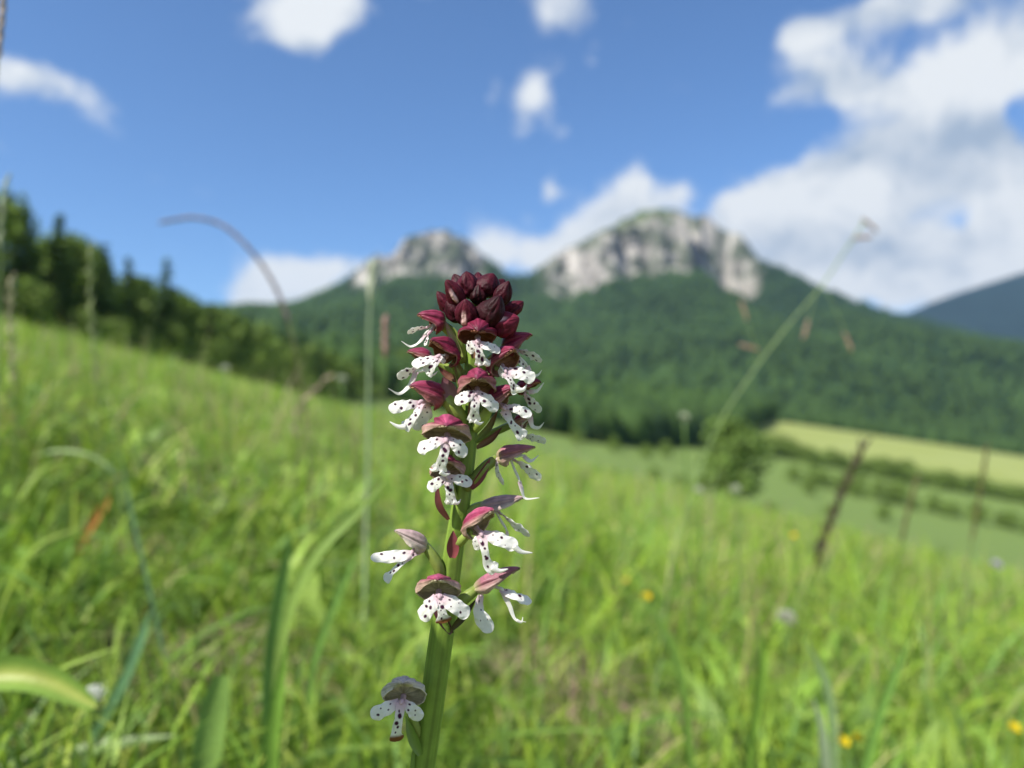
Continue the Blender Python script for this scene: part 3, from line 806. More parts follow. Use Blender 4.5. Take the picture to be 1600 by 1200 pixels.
    flower_thing('yellow_flower', 'tiny pale yellow flower just beside and above the lone yellow one', 'flower', 978, 908, .9, 5, [.62, .50, .08], 'cup')
    flower_thing('yellow_flower', 'one of the two yellow flowers growing side by side', 'flower', 1316, 1160, .5, 10, Y, 'cup', 'pair of yellow flowers', (4, 40))
    flower_thing('yellow_flower', 'one of the two yellow flowers growing side by side', 'flower', 1339, 1154, .52, 8, Y, 'cup', 'pair of yellow flowers', (4, 40))
    flower_thing('yellow_flower', 'yellow flower in the dark hollow of the turf', 'flower', 1582, 1138, .55, 10, Y, 'cup', None, (-6, 50))
    flower_thing('yellow_flower', 'small yellow flower below the dark spikes', 'flower', 1240, 838, 1.3, 5, Y, 'cup')
    flower_thing('white_flower', 'white flower head low in the turf at the tip of the folded leaf', 'flower', 147, 1090, .36, 18, [.75, .78, .70], 'head', None, (4, 30))
    for px, py, d, lab in [(1069, 653, .9, 'cream flower head held up against the dark wood'), (1092, 768, .9, 'whitish flower head in front of the solitary bushy tree'), (1150, 766, 1.1, 'pale flower head at the foot of the solitary bushy tree'),
                           (352, 578, 1.0, 'pale flower head below the leafy trees of the wood'), (535, 594, 1.1, 'cream flower head next to the pink grass')]:
        flower_thing('white_flower', lab, 'flower', px, py, d, 8, [.52, .56, .42], 'head', None, (2, 60))
    flower_thing('lilac_flower', 'pale lilac flower on the slope above the dark hollow', 'flower', 1556, 884, 1.1, 9, [.50, .47, .56], 'head')
    flower_thing('white_flower', 'faded whitish flower head in the middle of the meadow', 'flower', 1228, 968, .7, 15, [.48, .50, .38], 'head')
build_single_plants()

# ------------------------------------------------------------------ the orchid
MM = 0.001
def Q(p):
    """photo point (px, py, millimetres behind the stem's plane) -> place"""
    return P(p[0], p[1], FOCUS + (p[2] if len(p) > 2 else 0.0) * MM)
PX = FOCUS / FPX            # metres per photo pixel at the stem

def lobe_mesh(pts, width, face, kind='side', spots=4, seed=0, prongs=(), brown=False, throat=None):
    """a lip lobe: a thick cupped strap with its own outline, purple papillae and forked prongs"""
    rng = np.random.default_rng(seed)
    n, m = 76, 31
    path = catmull([Q(p) for p in pts], n)
    t = np.linspace(0, 1, n)
    if kind == 'side': w = .90 * (.50 + .50 * sstep(t, 0, .42)) * np.where(t > .80, np.sqrt(np.clip(1 - ((t - .80) / .202) ** 2, 0.01, 1)), 1)
    elif kind == 'mid': w = (.95 - .28 * np.sin(np.pi * np.clip(t / .85, 0, 1)) + .28 * sstep(t, .7, 1)) * np.where(t > .93, np.sqrt(np.clip(1 - ((t - .93) / .075) ** 2, .04, 1)), 1)
    else: w = 1.0 - .92 * t ** 1.3
    w = w * (1 + .07 * np.sin(t * (6 + seed % 4) + seed) + .035 * np.sin(t * 19 + seed * 1.7))
    W = w * width * PX
    face = nrm(np.asarray(face, float))
    T = nrm(np.gradient(path, axis=0)); S = nrm(np.cross(T, face)); Nn = nrm(np.cross(S, T))
    Nn = np.where((Nn @ face)[:, None] < 0, -Nn, Nn)
    v = np.linspace(-1, 1, m)
    # edges curl back, a shallow groove runs down the middle, margins are slightly crimped
    crimp = (.06 * np.sin(t[:, None] * (11 + seed % 5) + v[None, :] * 2 + seed) + .05 * np.sin(t[:, None] * 27 + seed * 3 + v[None, :] * 4)) * np.abs(v[None, :]) ** 2.5
    prof = -.11 * v[None, :] ** 2 - .06 * (1 - np.abs(v[None, :])) + .05 * fbm(t[:, None] * 7 + seed, v[None, :] * 2.5 + seed, 3, seed) + crimp
    roll = .10 * math.sin(seed * 2.1)
    F = path[:, None] + S[:, None] * (W[:, None, None] * .5 * v[None, :, None]) + Nn[:, None] * (W[:, None] * (prof + roll * v[None, :]))[..., None]
    th = np.minimum(.14 * MM, W * .2)[:, None, None] * (1 - .75 * v[None, :, None] ** 4)
    Bk = F - Nn[:, None] * th
    base = np.array([.74, .55, .62]); white = np.array([.86, .85, .81])
    c = base + (white - base) * sstep(t, .02, .42)[:, None]
    C = np.repeat(c[:, None], m, 1)
    Lh = np.linalg.norm(path[-1] - path[0]); 
    if spots and kind != 'prong':
        for k in range(spots):
            ts = .12 + .72 * (k + rng.uniform(.1, .9)) / spots; vs = rng.uniform(.18, .55) * (1 if (k + seed) % 2 else -1)
            if kind == 'mid': vs *= .6
            r = rng.choice([.9, 1.2, 1.6, 2.1, 2.6]) * PX * (1.2 if kind == 'mid' else 1)
            q = path[int(ts * (n - 1))] + S[int(ts * (n - 1))] * vs * W[int(ts * (n - 1))] * .5
            dl = F - q; al = (dl * T[int(ts * (n - 1))]).sum(-1); ac = (dl * S[int(ts * (n - 1))]).sum(-1)
            dd = np.sqrt((al / rng.uniform(1.0, 1.7)) ** 2 + ac ** 2) * (1 + .12 * np.sin(np.arctan2(ac, al) * 2 + k))
            mk = (1 - sstep(dd, r * .6, r * 1.15))[..., None]
            C = C * (1 - mk) + np.array([.055, .006, .035]) * mk
    if brown:
        mk = sstep(t, .78, .9)[:, None, None]; C = C * (1 - mk) + np.array([.22, .09, .03]) * mk
    A = Acc()
    V = np.concatenate([F.reshape(-1, 3), Bk.reshape(-1, 3)])
    g = grid_faces(n, m); k = n * m
    rim = np.concatenate([np.arange(m), np.arange(1, n) * m + m - 1, (n - 1) * m + np.arange(m - 2, -1, -1), np.arange(n - 2, 0, -1) * m])
    r2 = np.roll(rim, -1)
    A.add(V, [g, g[:, ::-1] + k, np.stack([rim, rim + k, r2 + k, r2], -1)], np.concatenate([C.reshape(-1, 3), np.tile(white * .96, (k, 1))]))
    if throat is not None:
        p0 = path[0] + (path[2] - path[0]) * 1.5
        cl = catmull([throat, (throat * .5 + path[0] * .5) - Nn[0] * .1 * MM, path[0], p0], 14)
        wr = max(3.2, W[0] / PX * .34) * PX
        v_, f_ = tube(cl, np.interp(np.linspace(0, 1, 14), [0, .3, .75, 1], [wr * .8, wr * .55, wr * .7, wr * .35]), 9)
        A.add(v_, f_, base if kind != 'prong' else white * .97)
    for (pp, pw) in prongs:
        pth = catmull([Q(p) for p in pp], 16); tt = np.linspace(0, 1, 16); rr = pw * .5 * PX * (1 - .85 * tt ** 1.4)
        v_, f_ = tube(pth, rr, 8); v_ = v_.copy()
        A.add(v_, f_, np.array([.22, .09, .03]) if brown else white)
    return A.mesh('lobe')

def hood_mesh(b, tip, W, H, up=(0, 0, 1), age=.3, phi=108, seed=0, dark=1.0, pale=0.0):
    """helmet of three fused sepals: ribbed outside, closed at the back, hollow below, pointed at the tip"""
    n, m = 34, 61
    rng = np.random.default_rng(seed + 900)
    b, tip = Q(b), Q(tip); A_ = tip - b; L = np.linalg.norm(A_); a = A_ / L
    U = np.asarray(up, float); U = nrm(U - a * (U @ a)); S = np.cross(a, U)
    u = np.linspace(0, 1, n); s = np.linspace(-1, 1, m)
    rim = 100 + rng.uniform(-8, 8) + 9 * np.sin(u * 6 + seed)
    PH = np.radians(s[None, :] * (168 - (168 - rim) * sstep(u, .06, .5))[:, None])
    PH = PH + math.radians(rng.uniform(-9, 9)) * sstep(u, .1, .5)[:, None]
    pk = rng.uniform(.62, .84)
    r = np.maximum(np.sin(np.pi * np.clip(u, 0, 1) ** pk) ** rng.uniform(.55, .72), .30 * (1 - u / .3) * np.minimum(1, .03 + u / .05)); r[-1] = .02; r[0] = .01
    pa = np.abs(np.degrees(PH))
    k1, k2 = rng.uniform(38, 56), rng.uniform(38, 56)
    ks = np.where(PH < 0, k1, k2)
    crease = 1 - .16 * np.exp(-((pa - ks) / 8) ** 2) + .10 * np.exp(-(pa / 13) ** 2) + .05 * np.exp(-((pa - 75) / 12) ** 2) + .14 * sstep(pa, 82, 110) * sstep(u, .3, .6)[:, None]
    wrk = fbm(PH * 2.2 + seed * 3.1, u[:, None] * 3 + seed, 4, seed) * .34
    R = r[:, None] * crease * (1 + wrk)
    # the side sepals stop a little short of the tip and gape unevenly
    uu = u[:, None] * (1 - (.16 + .05 * np.sign(PH) * rng.uniform(-1, 1)) * sstep(pa, 40, 105))
    sag = (-.10 * np.sin(np.pi * u) + rng.uniform(-.05, .25) * u ** 3)[:, None, None] * H * PX * U
    Pos = b + uu[..., None] * A_ + sag + R[..., None] * (np.cos(PH)[..., None] * U * H * PX + np.sin(PH)[..., None] * S * W * PX)
    dU = np.gradient(Pos, axis=0); dV = np.gradient(Pos, axis=1); nn = nrm(np.cross(dU, dV))
    ctr = b + u[:, None, None] * A_ + sag
    nn = np.where(((nn * (Pos - ctr)).sum(-1) < 0)[..., None], -nn, nn)
    In = Pos - nn * .20 * MM
    mar = np.array([.200, .016, .048]) * dark; mag = np.array([.44, .085, .185]); beige = np.array([.52, .38, .30]); grn = np.array([.36, .38, .14])
    keel = np.exp(-(pa / 34) ** 2) * sstep(u, .08, .4)[:, None]
    side = sstep(pa, 42, 88)
    st = fbm(PH * 4 + seed, u[:, None] * 1.2 + 0 * PH, 3, seed)
    vein = fbm(PH * 16 + seed, u[:, None] * 1.5 + 0 * PH, 2, seed + 3)
    out = mar + (mag - mar) * np.clip(keel * (.10 + .80 * age) + .15 * age + st * .7, 0, 1)[..., None]
    out = out + (beige - out) * np.clip(side * (age * 1.15 - .12) + st * .25 * age, 0, 1)[..., None]
    out = out * (1 + 1.3 * vein)[..., None]
    basew = ((1 - sstep(u, .0, .28))[:, None] * min(1, .2 + age) + 0 * PH)[..., None]
    out = out * (1 - basew) + grn * basew
    edge = (np.exp(-((1 - np.abs(s)) / .05) ** 2)[None, :] * sstep(u, .2, .4)[:, None])[..., None]
    out = out * (1 - .6 * edge) + .6 * edge * (beige * (.5 + .8 * age))
    tipd = sstep(u, .9, 1)[:, None, None]; out = out * (1 - .5 * tipd)
    if pale: out = out * (1 - pale) + np.array([.58, .55, .50]) * (1 + vein[..., None]) * pale
    inn = (np.array([.27, .085, .05]) * (1 - age) + np.array([.48, .42, .28]) * age); inner = inn * (1 + st[..., None] * .9 + vein[..., None] * .8)
    V = np.concatenate([Pos.reshape(-1, 3), In.reshape(-1, 3)]); k = n * m; g = grid_faces(n, m)
    rimi = np.concatenate([np.arange(m), np.arange(1, n) * m + m - 1, (n - 1) * m + np.arange(m - 2, -1, -1), np.arange(n - 2, 0, -1) * m]); r2 = np.roll(rimi, -1)
    A = Acc(); A.add(V, [g, g[:, ::-1] + k, np.stack([rimi, rimi + k, r2 + k, r2], -1)], np.clip(np.concatenate([out.reshape(-1, 3), inner.reshape(-1, 3)]), .004, 1))
    return A.mesh('hood')

def bud_mesh(b, tip, W, seed=0, bright=1.0, streak=None, flatn=1.0):
    n, m = 36, 54
    b, tip = Q(b), Q(tip); A_ = tip - b; a = nrm(A_)
    s1 = nrm(np.cross(a, [0.02, 1, 0.05])); s2 = np.cross(a, s1)        # s2 ~ towards / away from us
    u = np.linspace(0, 1, n); th = np.linspace(0, 2 * np.pi, m, endpoint=False)
    r = np.sin(np.pi * np.clip(u, 0, 1) ** .77) ** .66; r[0] = .25; r[-1] = .03
    ribs = 1 - .10 * np.exp(-(((th * 3 / (2 * np.pi) + seed * .37) % 1 - .5) / .09) ** 2) + .03 * np.sin(th * 2 + seed)
    wr = fbm(np.cos(th)[None, :] * 2.2 + seed * 3.7 + np.sin(th)[None, :] * 1.1, u[:, None] * 3.4 + np.sin(th)[None, :] * 1.6, 4, seed + 40)
    R = r[:, None] * ribs[None, :] * (1 + .62 * wr) * W * 1.08 * PX
    bend = .10 * np.sin(np.pi * u)[:, None, None] * np.linalg.norm(A_) * s2
    Pos = b + u[:, None, None] * A_ + bend * .3 + R[..., None] * (np.cos(th)[None, :, None] * s1 + flatn * np.sin(th)[None, :, None] * s2)
    st = fbm(np.cos(th)[None, :] * 4 + np.sin(th)[None, :] * 3, u[:, None] * 2 + seed, 3, seed + 5) + .8 * fbm(np.cos(th)[None, :] * 14 + np.sin(th)[None, :] * 11, u[:, None] * 3 + seed, 2, seed + 8)
    c = np.array([.060, .0055, .014]) * bright * (1 + 1.2 * st)[..., None]
    seam = np.exp(-(((th * 3 / (2 * np.pi) + seed * .37) % 1 - .5) / .06) ** 2)[None, :, None]
    c = c * (1 - .45 * seam)
    if streak is not None:
        ph0, wd = streak; d = np.abs((th - math.radians(ph0) + np.pi) % (2 * np.pi) - np.pi)
        mk = ((1 - sstep(d, wd * .5, wd))[None, :] * (sstep(u, .22, .4) * (1 - sstep(u, .55, .8)))[:, None])[..., None]
        c = c * (1 - mk) + np.array([.80, .52, .52]) * mk
    V = np.vstack([Pos.reshape(-1, 3), b[None], tip[None]])
    f = [grid_faces(n, m, wrap=True)]; j = np.arange(m); j2 = (j + 1) % m
    f.append(np.stack([np.full(m, n * m), j2, j], -1)); f.append(np.stack([np.full(m, n * m + 1), (n - 1) * m + j, (n - 1) * m + j2], -1))
    A = Acc(); A.add(V, f, np.clip(np.vstack([c.reshape(-1, 3), [[.05, .01, .02]], [[.03, .006, .01]]]), .003, 1))
    return A.mesh('bud')

def bract_mesh(pts, width, col, face=(0, -1, .2), col2=None):
    path = catmull([Q(p) for p in pts], 18); t = np.linspace(0, 1, 18)
    w = np.sin(np.pi * (.12 + .86 * t) ** .9) * width * PX
    v, f = strip(path, np.maximum(w, 1e-5), nrm(np.asarray(face, float)), .28, 7)
    c = np.array(col)[None] * (1 - t[:, None]) + np.array(col2 if col2 is not None else col)[None] * t[:, None]
    A = Acc(); A.add(v, f, np.repeat(c, 7, 0))
    v2 = v.copy(); 
    return A.mesh('bract')

STEM = [(744, 466), (741, 520), (738, 580), (735, 640), (729, 710), (721, 780), (710, 850), (702, 910), (690, 990), (676, 1090), (661, 1195)]
def stem_x(py):
    a = np.array(STEM); return float(np.interp(py, a[:, 1], a[:, 0]))

LG = [.26, .34, .07]; DG = [.16, .25, .05]; BR = [.16, .035, .05]; BR2 = [.26, .17, .09]
FR = (0, -1, .25)
# each flower: ovary path, hood, lobes (kind, points, width, facing, prongs), bract
FLOWERS = [
 # front, topmost open flower
 dict(ov=[(742, 552, -1), (744, 545, -2.5), (746, 530, -2.5)], orad=5, hood=((746, 529, -2), (747, 509, -8.5), 25, 19), age=.05, dark=.8,
      lobes=[('side', [(745, 535, -6.5), (738, 539, -7), (730, 549, -6)], 21, FR), ('side', [(748, 535, -6.5), (762, 540, -7.2), (782, 547, -6.2)], 18, (.1, -1, .4)),
             ('mid', [(747, 536, -6.8), (749, 552, -7.2), (754, 571, -6.6)], 18, FR, [([(756, 567, -6.8), (763, 570, -6.5), (766, 562, -6)], 7), ([(750, 569, -6.8), (747, 573, -6.4)], 6)])], bract=[(740, 560, -1.5), (736, 530, -2), (733, 512, -2)]),
 # top left
 dict(ov=[(726, 566, 0), (716, 540, -.5), (704, 518, -.5), (692, 508, -.5)], orad=8, hood=((694, 508, -1), (652, 491, -3), 19, 17), age=.15, up=(.25, -.35, 1),
      lobes=[('side', [(664, 513, -1.5), (652, 515, -2), (637, 522, -2)], 15, (.3, -.55, -.9)), ('side', [(668, 524, -2.6), (666, 532, -3), (663, 540, -3)], 8, (-.8, -1, 0)),
             ('prong', [(664, 522, -2), (655, 534, -2), (642, 541, -2.2), (627, 533, -2.4)], 7, (-.4, -1, .6))], bract=[(722, 560, -1.6), (705, 525, -1.6), (694, 498, -1.2)], bc=(LG, [.45, .30, .24])),
 # left, second tier, hood open towards us
 dict(ov=[(724, 610, -1), (719, 585, -2.2), (708, 566, -2.4)], orad=7, hood=((710, 560, -2), (672, 533, -7), 23, 19), age=.1, up=(.45, -.1, 1),
      lobes=[('side', [(686, 556, -5.5), (668, 562, -6.2), (643, 568, -6)], 21, (-.25, -1, .5)), ('side', [(686, 556, -5.6), (692, 558, -6), (697, 564, -5)], 16, (.2, -1, .3)),
             ('mid', [(684, 558, -5.8), (676, 570, -6.6), (664, 582, -6.2)], 18, (-.25, -1, .35), [([(662, 578, -6.2), (655, 580, -6), (650, 572, -5.5)], 6), ([(667, 584, -6.2), (676, 586, -6), (684, 580, -5.6)], 5)])], bract=[(722, 606, -2.5), (716, 580, -3.2), (712, 548, -3)], bc=(DG, BR)),
 # behind it, turned away to the side
 dict(ov=[(722, 590, 1), (700, 575, 2), (672, 562, 2)], orad=5, hood=((676, 562, 2), (635, 552, 1), 14, 13), age=.3,
      lobes=[('side', [(652, 576, 1), (640, 582, 0), (621, 591, -.5)], 19, (-.1, -.8, -.8)), ('prong', [(650, 580, .5), (638, 604, 0), (623, 615, -.5), (607, 607, -1)], 10, (-.4, -1, .3))], bract=[(716, 596, 0), (696, 584, 0), (684, 572, 0)]),
 # left, third tier
 dict(ov=[(722, 662, -1.5), (713, 645, -2.4), (702, 628, -2.6), (690, 618, -2)], orad=10, hood=((692, 624, -2), (640, 603, -5), 22, 20), age=.28, up=(.35, -.35, 1),
      lobes=[('side', [(657, 629, -4.2), (640, 631, -5), (607, 638, -5.4)], 20, (-.2, -1, .5)), ('side', [(668, 632, -3), (664, 650, -1.5), (648, 672, -1)], 24, (.5, -1, -.6)),
             ('mid', [(655, 630, -4.6), (651, 643, -5.2), (640, 659, -5.2), (630, 668, -5)], 18, (-.5, -1, .1), [([(634, 667, -5), (624, 667, -5.2), (609, 659, -5.4)], 9)])], bract=[(707, 628, -3.4), (700, 608, -3.6), (692, 589, -3.4)], bw=24, bc=([.30, .17, .17], [.15, .05, .07])),
 # centre front, third tier
 dict(ov=[(738, 660, -2), (744, 640, -3.2), (746, 612, -3)], orad=7, hood=((746, 610, -2.5), (746, 587, -9.5), 27, 21), age=.38,
      lobes=[('side', [(743, 612, -7), (730, 618, -7.6), (710, 628, -7)], 21, FR), ('side', [(747, 612, -7), (760, 624, -7.6), (778, 641, -7)], 21, (.1, -1, .3)),
             ('mid', [(744, 616, -7.2), (742, 636, -7.8), (740, 659, -7)], 18, FR, [([(742, 658, -7.2), (749, 662, -7), (756, 659, -6.6)], 7), ([(737, 657, -7.2), (733, 661, -7)], 6)])], bract=[(734, 650, -2), (738, 622, -3), (728, 596, -3)]),
 # right, upper, pointing away
 dict(ov=[(748, 580, 0), (770, 560, 0), (788, 546, 0)], orad=6, hood=((786, 548, -1), (832, 523, -2.5), 18, 16), age=.15, up=(-.3, -.35, 1),
      lobes=[('side', [(810, 549, -1.5), (826, 555, -2), (846, 566, -2)], 19, (-.2, -.55, -.9)), ('side', [(806, 552, -1.5), (811, 562, -2), (820, 574, -2)], 9, (.4, -1, -.2)), ('prong', [(824, 572, -2), (833, 587, -2), (840, 586, -2), (847, 578, -2)], 8, (.4, -1, .3))], bract=[(752, 585, 0), (772, 560, -1), (786, 538, -1)]),
 # right, second tier
 dict(ov=[(746, 606, -1), (762, 592, -2), (776, 572, -2)], orad=6, hood=((774, 574, -2), (806, 549, -7), 24, 18), age=.18, up=(-.45, -.1, 1),
      lobes=[('side', [(793, 577, -5.5), (787, 579, -6), (779, 585, -5)], 20, (-.3, -1, .2)), ('side', [(794, 577, -5.6), (812, 582, -6.3), (836, 592, -6)], 22, (.25, -1, .45)),
             ('mid', [(791, 582, -6), (799, 597, -6.5), (809, 614, -6)], 14, (.2, -1, .2), [([(807, 609, -6), (817, 609, -6), (823, 601, -5.8)], 9)])], bract=[(750, 606, -2.5), (766, 592, -3), (772, 572, -3)]),
 # right, its dark hood half hidden
 dict(ov=[(742, 640, 1), (780, 620, 1.5), (806, 606, 1)], orad=5, hood=((806, 608, 0), (846, 600, -1.5), 14, 13), age=.1,
      lobes=[('side', [(820, 618, -1), (830, 630, -1.5), (845, 644, -1.5)], 18, (.3, -.7, -.7)), ('prong', [(826, 612, -1), (838, 611, -1.2), (850, 598, -1.2)], 8, (.4, -1, .3))], bract=[(746, 650, 1), (770, 632, 1), (786, 620, 1)]),
 # right, third tier
 dict(ov=[(741, 672, -1.5), (756, 652, -2.4), (768, 632, -2.4)], orad=7, hood=((766, 632, -2), (806, 607, -6), 20, 17), age=.35, up=(-.35, -.3, 1),
      lobes=[('side', [(792, 634, -4.6), (808, 638, -5.4), (831, 649, -5.2)], 19, (.2, -1, .4)), ('side', [(790, 636, -4.4), (786, 645, -4.5), (788, 654, -4)], 11, (-.8, -1, .1)),
             ('mid', [(789, 640, -4.8), (799, 660, -5.4), (820, 684, -5)], 16, (.3, -1, .2), [([(818, 681, -5), (813, 687, -4.8)], 6)])], bract=[(742, 690, -1.2), (764, 668, -1.5), (778, 640, -1.5)], bc=(DG, BR)),
 # right, behind, only lobes and a dull hood
 dict(ov=[(740, 690, 1.5), (780, 672, 2), (812, 658, 2)], orad=5, hood=((806, 664, 1.5), (834, 650, 0), 13, 12), age=.6,
      lobes=[('side', [(812, 680, .5), (830, 685, 0), (853, 691, 0)], 18, (.2, -.6, -.9)), ('prong', [(828, 652, 0), (834, 667, 0), (842, 668, 0), (850, 660, 0)], 9, (.4, -1, .3))], bract=[(744, 700, 1), (770, 684, 1), (784, 668, 1)]),
 # centre left, fourth tier, magenta cap
 dict(ov=[(722, 745, -2), (714, 722, -3.2), (702, 690, -3)], orad=8, hood=((699, 684, -2.5), (698, 657, -9), 32, 20), age=.75, up=(.05, 0, 1),
      lobes=[('side', [(695, 685, -7), (678, 691, -7.6), (652, 703, -7)], 23, (-.05, -1, .35)), ('side', [(700, 685, -7), (714, 695, -7.6), (728, 713, -7)], 22, (.15, -1, .3)),
             ('mid', [(697, 690, -7.3), (693, 712, -7.8), (685, 736, -7)], 20, FR, [([(683, 733, -7.2), (676, 735, -7), (671, 732, -6.6)], 7), ([(688, 737, -7.2), (695, 742, -7), (704, 740, -6.6)], 8)])], bract=[(716, 730, -2.5), (716, 690, -2.6), (708, 660, -2.4)], bc=(LG, DG), bw=18),
 # below it, cap hidden behind the lip above
 dict(ov=[(716, 790, -2), (706, 770, -3.4), (700, 746, -3)], orad=7, hood=((700, 744, -2.5), (698, 716, -6), 25, 20), age=.6,
      lobes=[('side', [(698, 746, -5), (686, 752, -5.4), (668, 764, -5)], 19, (-.1, -1, .3)), ('side', [(701, 745, -5), (718, 749, -5.4), (738, 755, -5)], 19, (.1, -1, .3)),
             ('mid', [(699, 748, -5.2), (703, 768, -5.6), (705, 789, -5)], 18, FR, [([(708, 785, -5.2), (715, 786, -5), (720, 780, -4.6)], 7), ([(701, 783, -5.2), (697, 788, -5)], 6)])], bract=[(702, 812, -2.4), (688, 790, -3), (683, 752, -2.6)], bc=([.12, .04, .03], [.10, .02, .03]), bw=15, bface=(-.8, -1, 0)),
 # right, fourth tier, hood pointing right
 dict(ov=[(728, 764, -1), (742, 748, -1.6), (760, 728, -1.6), (778, 715, -1)], orad=9, hood=((776, 716, -1), (837, 700, -2.5), 20, 15), age=.62, up=(-.2, -.4, 1),
      lobes=[('side', [(804, 720, -1.5), (820, 732, -2.2), (844, 751, -2)], 21, (.1, -.55, -.95)), ('side', [(776, 718, -2), (776, 736, -2.6), (786, 758, -2.2)], 11, (-.7, -1, -.3)), ('prong', [(818, 712, -1), (829, 720, -1), (842, 711, -1.2)], 8, (.3, -1, .3)),
             ('prong', [(812, 752, -1.6), (816, 766, -1.8), (819, 777, -1.8), (843, 778, -2)], 7, (.4, -1, .2))], bract=[(736, 764, -2.2), (752, 742, -2.6), (766, 716, -2.2)], bc=(BR, BR), bw=15, bface=(.8, -1, .2)),
 # right, fifth tier, long narrow hood seen from the side
 dict(ov=[(722, 812, 0), (738, 798, 0), (756, 789, 0)], orad=9, hood=((748, 796, 0), (820, 780, -1.5), 20, 14), age=.85, up=(-.2, -.3, 1),
      lobes=[('side', [(782, 803, -1), (796, 816, -1.8), (827, 839, -1.6)], 22, (.15, -.6, -.9)), ('prong', [(792, 830, -1), (795, 842, -1), (801, 850, -1)], 6, (.4, -1, .2))], bract=[(726, 815, .5), (744, 806, .5), (760, 796, .5)]),
 # right front, fifth tier
 dict(ov=[(715, 852, -1.5), (724, 842, -3), (736, 828, -3.2)], orad=7, hood=((730, 830, -3), (772, 797, -8), 25, 19), age=.78, up=(-.3, -.1, 1),
      lobes=[('side', [(752, 832, -6.4), (746, 843, -6.8), (742, 859, -6)], 16, (-.6, -1, .1)), ('side', [(755, 832, -6.4), (778, 841, -7.2), (809, 854, -7)], 24, (.15, -1, .35), [([(803, 853, -7), (812, 861, -7), (832, 864, -7)], 10)]),
             ('mid', [(753, 836, -6.8), (758, 862, -7.4), (765, 884, -7), (776, 891, -7)], 17, (.1, -1, .1), [([(768, 887, -7), (780, 892, -7), (794, 889, -7)], 10)])], bract=[(707, 872, -2.4), (708, 850, -2.6), (708, 829, -2.4)], bc=([.20, .045, .05], [.17, .04, .06]), bw=19),
 # lower left, stretched out to the side
 dict(ov=[(690, 905, -1), (684, 884, -1.4), (674, 866, -1.4), (664, 852, -1.2)], orad=9, hood=((668, 856, -1), (614, 832, -3), 17, 16), age=1.0, up=(.3, -.25, 1),
      lobes=[('side', [(656, 862, -2), (630, 867, -3), (579, 871, -3.4)], 20, (-.1, -1, .6)), ('mid', [(642, 866, -2.4), (624, 882, -3), (600, 907, -3)], 15, (-.4, -1, .4))], bract=[(694, 912, 0), (690, 886, 0), (682, 862, 0)], bc=(LG, LG)),
 # lower centre, magenta cap
 dict(ov=[(696, 985, -2), (696, 965, -3.4), (688, 935, -3)], orad=7, hood=((686, 930, -2.5), (684, 902, -8.5), 33, 19), age=.9,
      lobes=[('side', [(682, 931, -6.6), (672, 946, -7.2), (657, 968, -6.6)], 26, (-.05, -1, .25)), ('side', [(690, 931, -6.6), (708, 944, -7.2), (733, 962, -6.6)], 26, (.1, -1, .3)),
             ('mid', [(687, 934, -6.8), (690, 954, -7.4), (694, 974, -7)], 19, FR)], bract=[(706, 990, -1.4), (686, 960, -2), (671, 932, -1.6)], bc=([.05, .03, .02], BR), bw=15),
 # lower right
 dict(ov=[(700, 962, -1), (716, 944, -1.8), (732, 930, -1.8), (748, 918, -1.2)], orad=9, hood=((740, 920, -1.2), (813, 888, -2.6), 20, 14), age=.7, up=(-.25, -.35, 1), dark=.8,
      lobes=[('side', [(782, 920, -2), (800, 928, -2.8), (831, 940, -2.6)], 20, (.1, -.7, .8)), ('side', [(752, 930, -2.4), (749, 955, -3), (768, 988, -2.8)], 24, (.6, -1, -.55)), ('prong', [(786, 922, -2.2), (797, 948, -2.6), (807, 969, -2.8), (822, 972, -3)], 10, (.4, -1, 0), [([(807, 969, -2.8), (815, 972, -2.8), (817, 964, -2.8)], 5)])], bract=[(704, 985, -1.6), (724, 962, -1.8), (744, 936, -1.6)], bc=([.06, .05, .02], [.05, .03, .02]), bw=13, bface=(.6, -1, 0)),
 # the lowest flower, by itself further down the stem
 dict(ov=[(660, 1165, -2), (650, 1135, -3.4), (640, 1100, -3)], orad=7, hood=((631, 1093, -2.5), (630, 1064, -8), 32, 21), age=1.0, pale=True,
      lobes=[('side', [(624, 1096, -6), (608, 1105, -6.8), (579, 1119, -6.4)], 23, (-.05, -1, .3)), ('side', [(630, 1096, -6), (642, 1107, -6.8), (658, 1125, -6.4)], 21, (.1, -1, .3)),
             ('mid', [(627, 1098, -6.4), (623, 1122, -7), (619, 1150, -6.4), (620, 1159, -6)], 18, FR)], bract=[(657, 1180, -2), (644, 1150, -2.4), (634, 1118, -2)], bc=(DG, DG), bw=16),
]
BUDS = [  # base, tip, half width, brightness, pale streak
 ((735, 466, 0), (728, 424, -1.5), 17, .9, None), ((756, 464, 0), (771, 427, -1), 19, .8, None), ((722, 478, -1.5), (697, 437, -4), 13, 1.0, (75, .35)),
 ((733, 507, -3), (727, 468, -6.5), 16, 1.1, (70, .32)), ((706, 490, 1), (683, 455, 0), 10, 1.1, None), ((757, 512, -3), (781, 462, -6), 19, .5, None),
 ((776, 482, -1), (795, 439, -3), 13, .7, None), ((784, 496, 1), (818, 471, .5), 12, 1.3, None), ((771, 514, -2.6), (811, 497, -5), 18, 2.1, (60, .3)),
 ((722, 502, -.5), (698, 470, -2.2), 15, .65, None), ((724, 462, 2), (709, 428, 2), 11, .8, None), ((748, 462, 3), (747, 425, 3), 14, .9, None), ((770, 468, 3), (788, 436, 3), 14, .7, None),
 ((746, 476, -1), (748, 444, -2), 12, .5, None), ((750, 500, 0), (746, 478, -2), 8, .6, None),
]

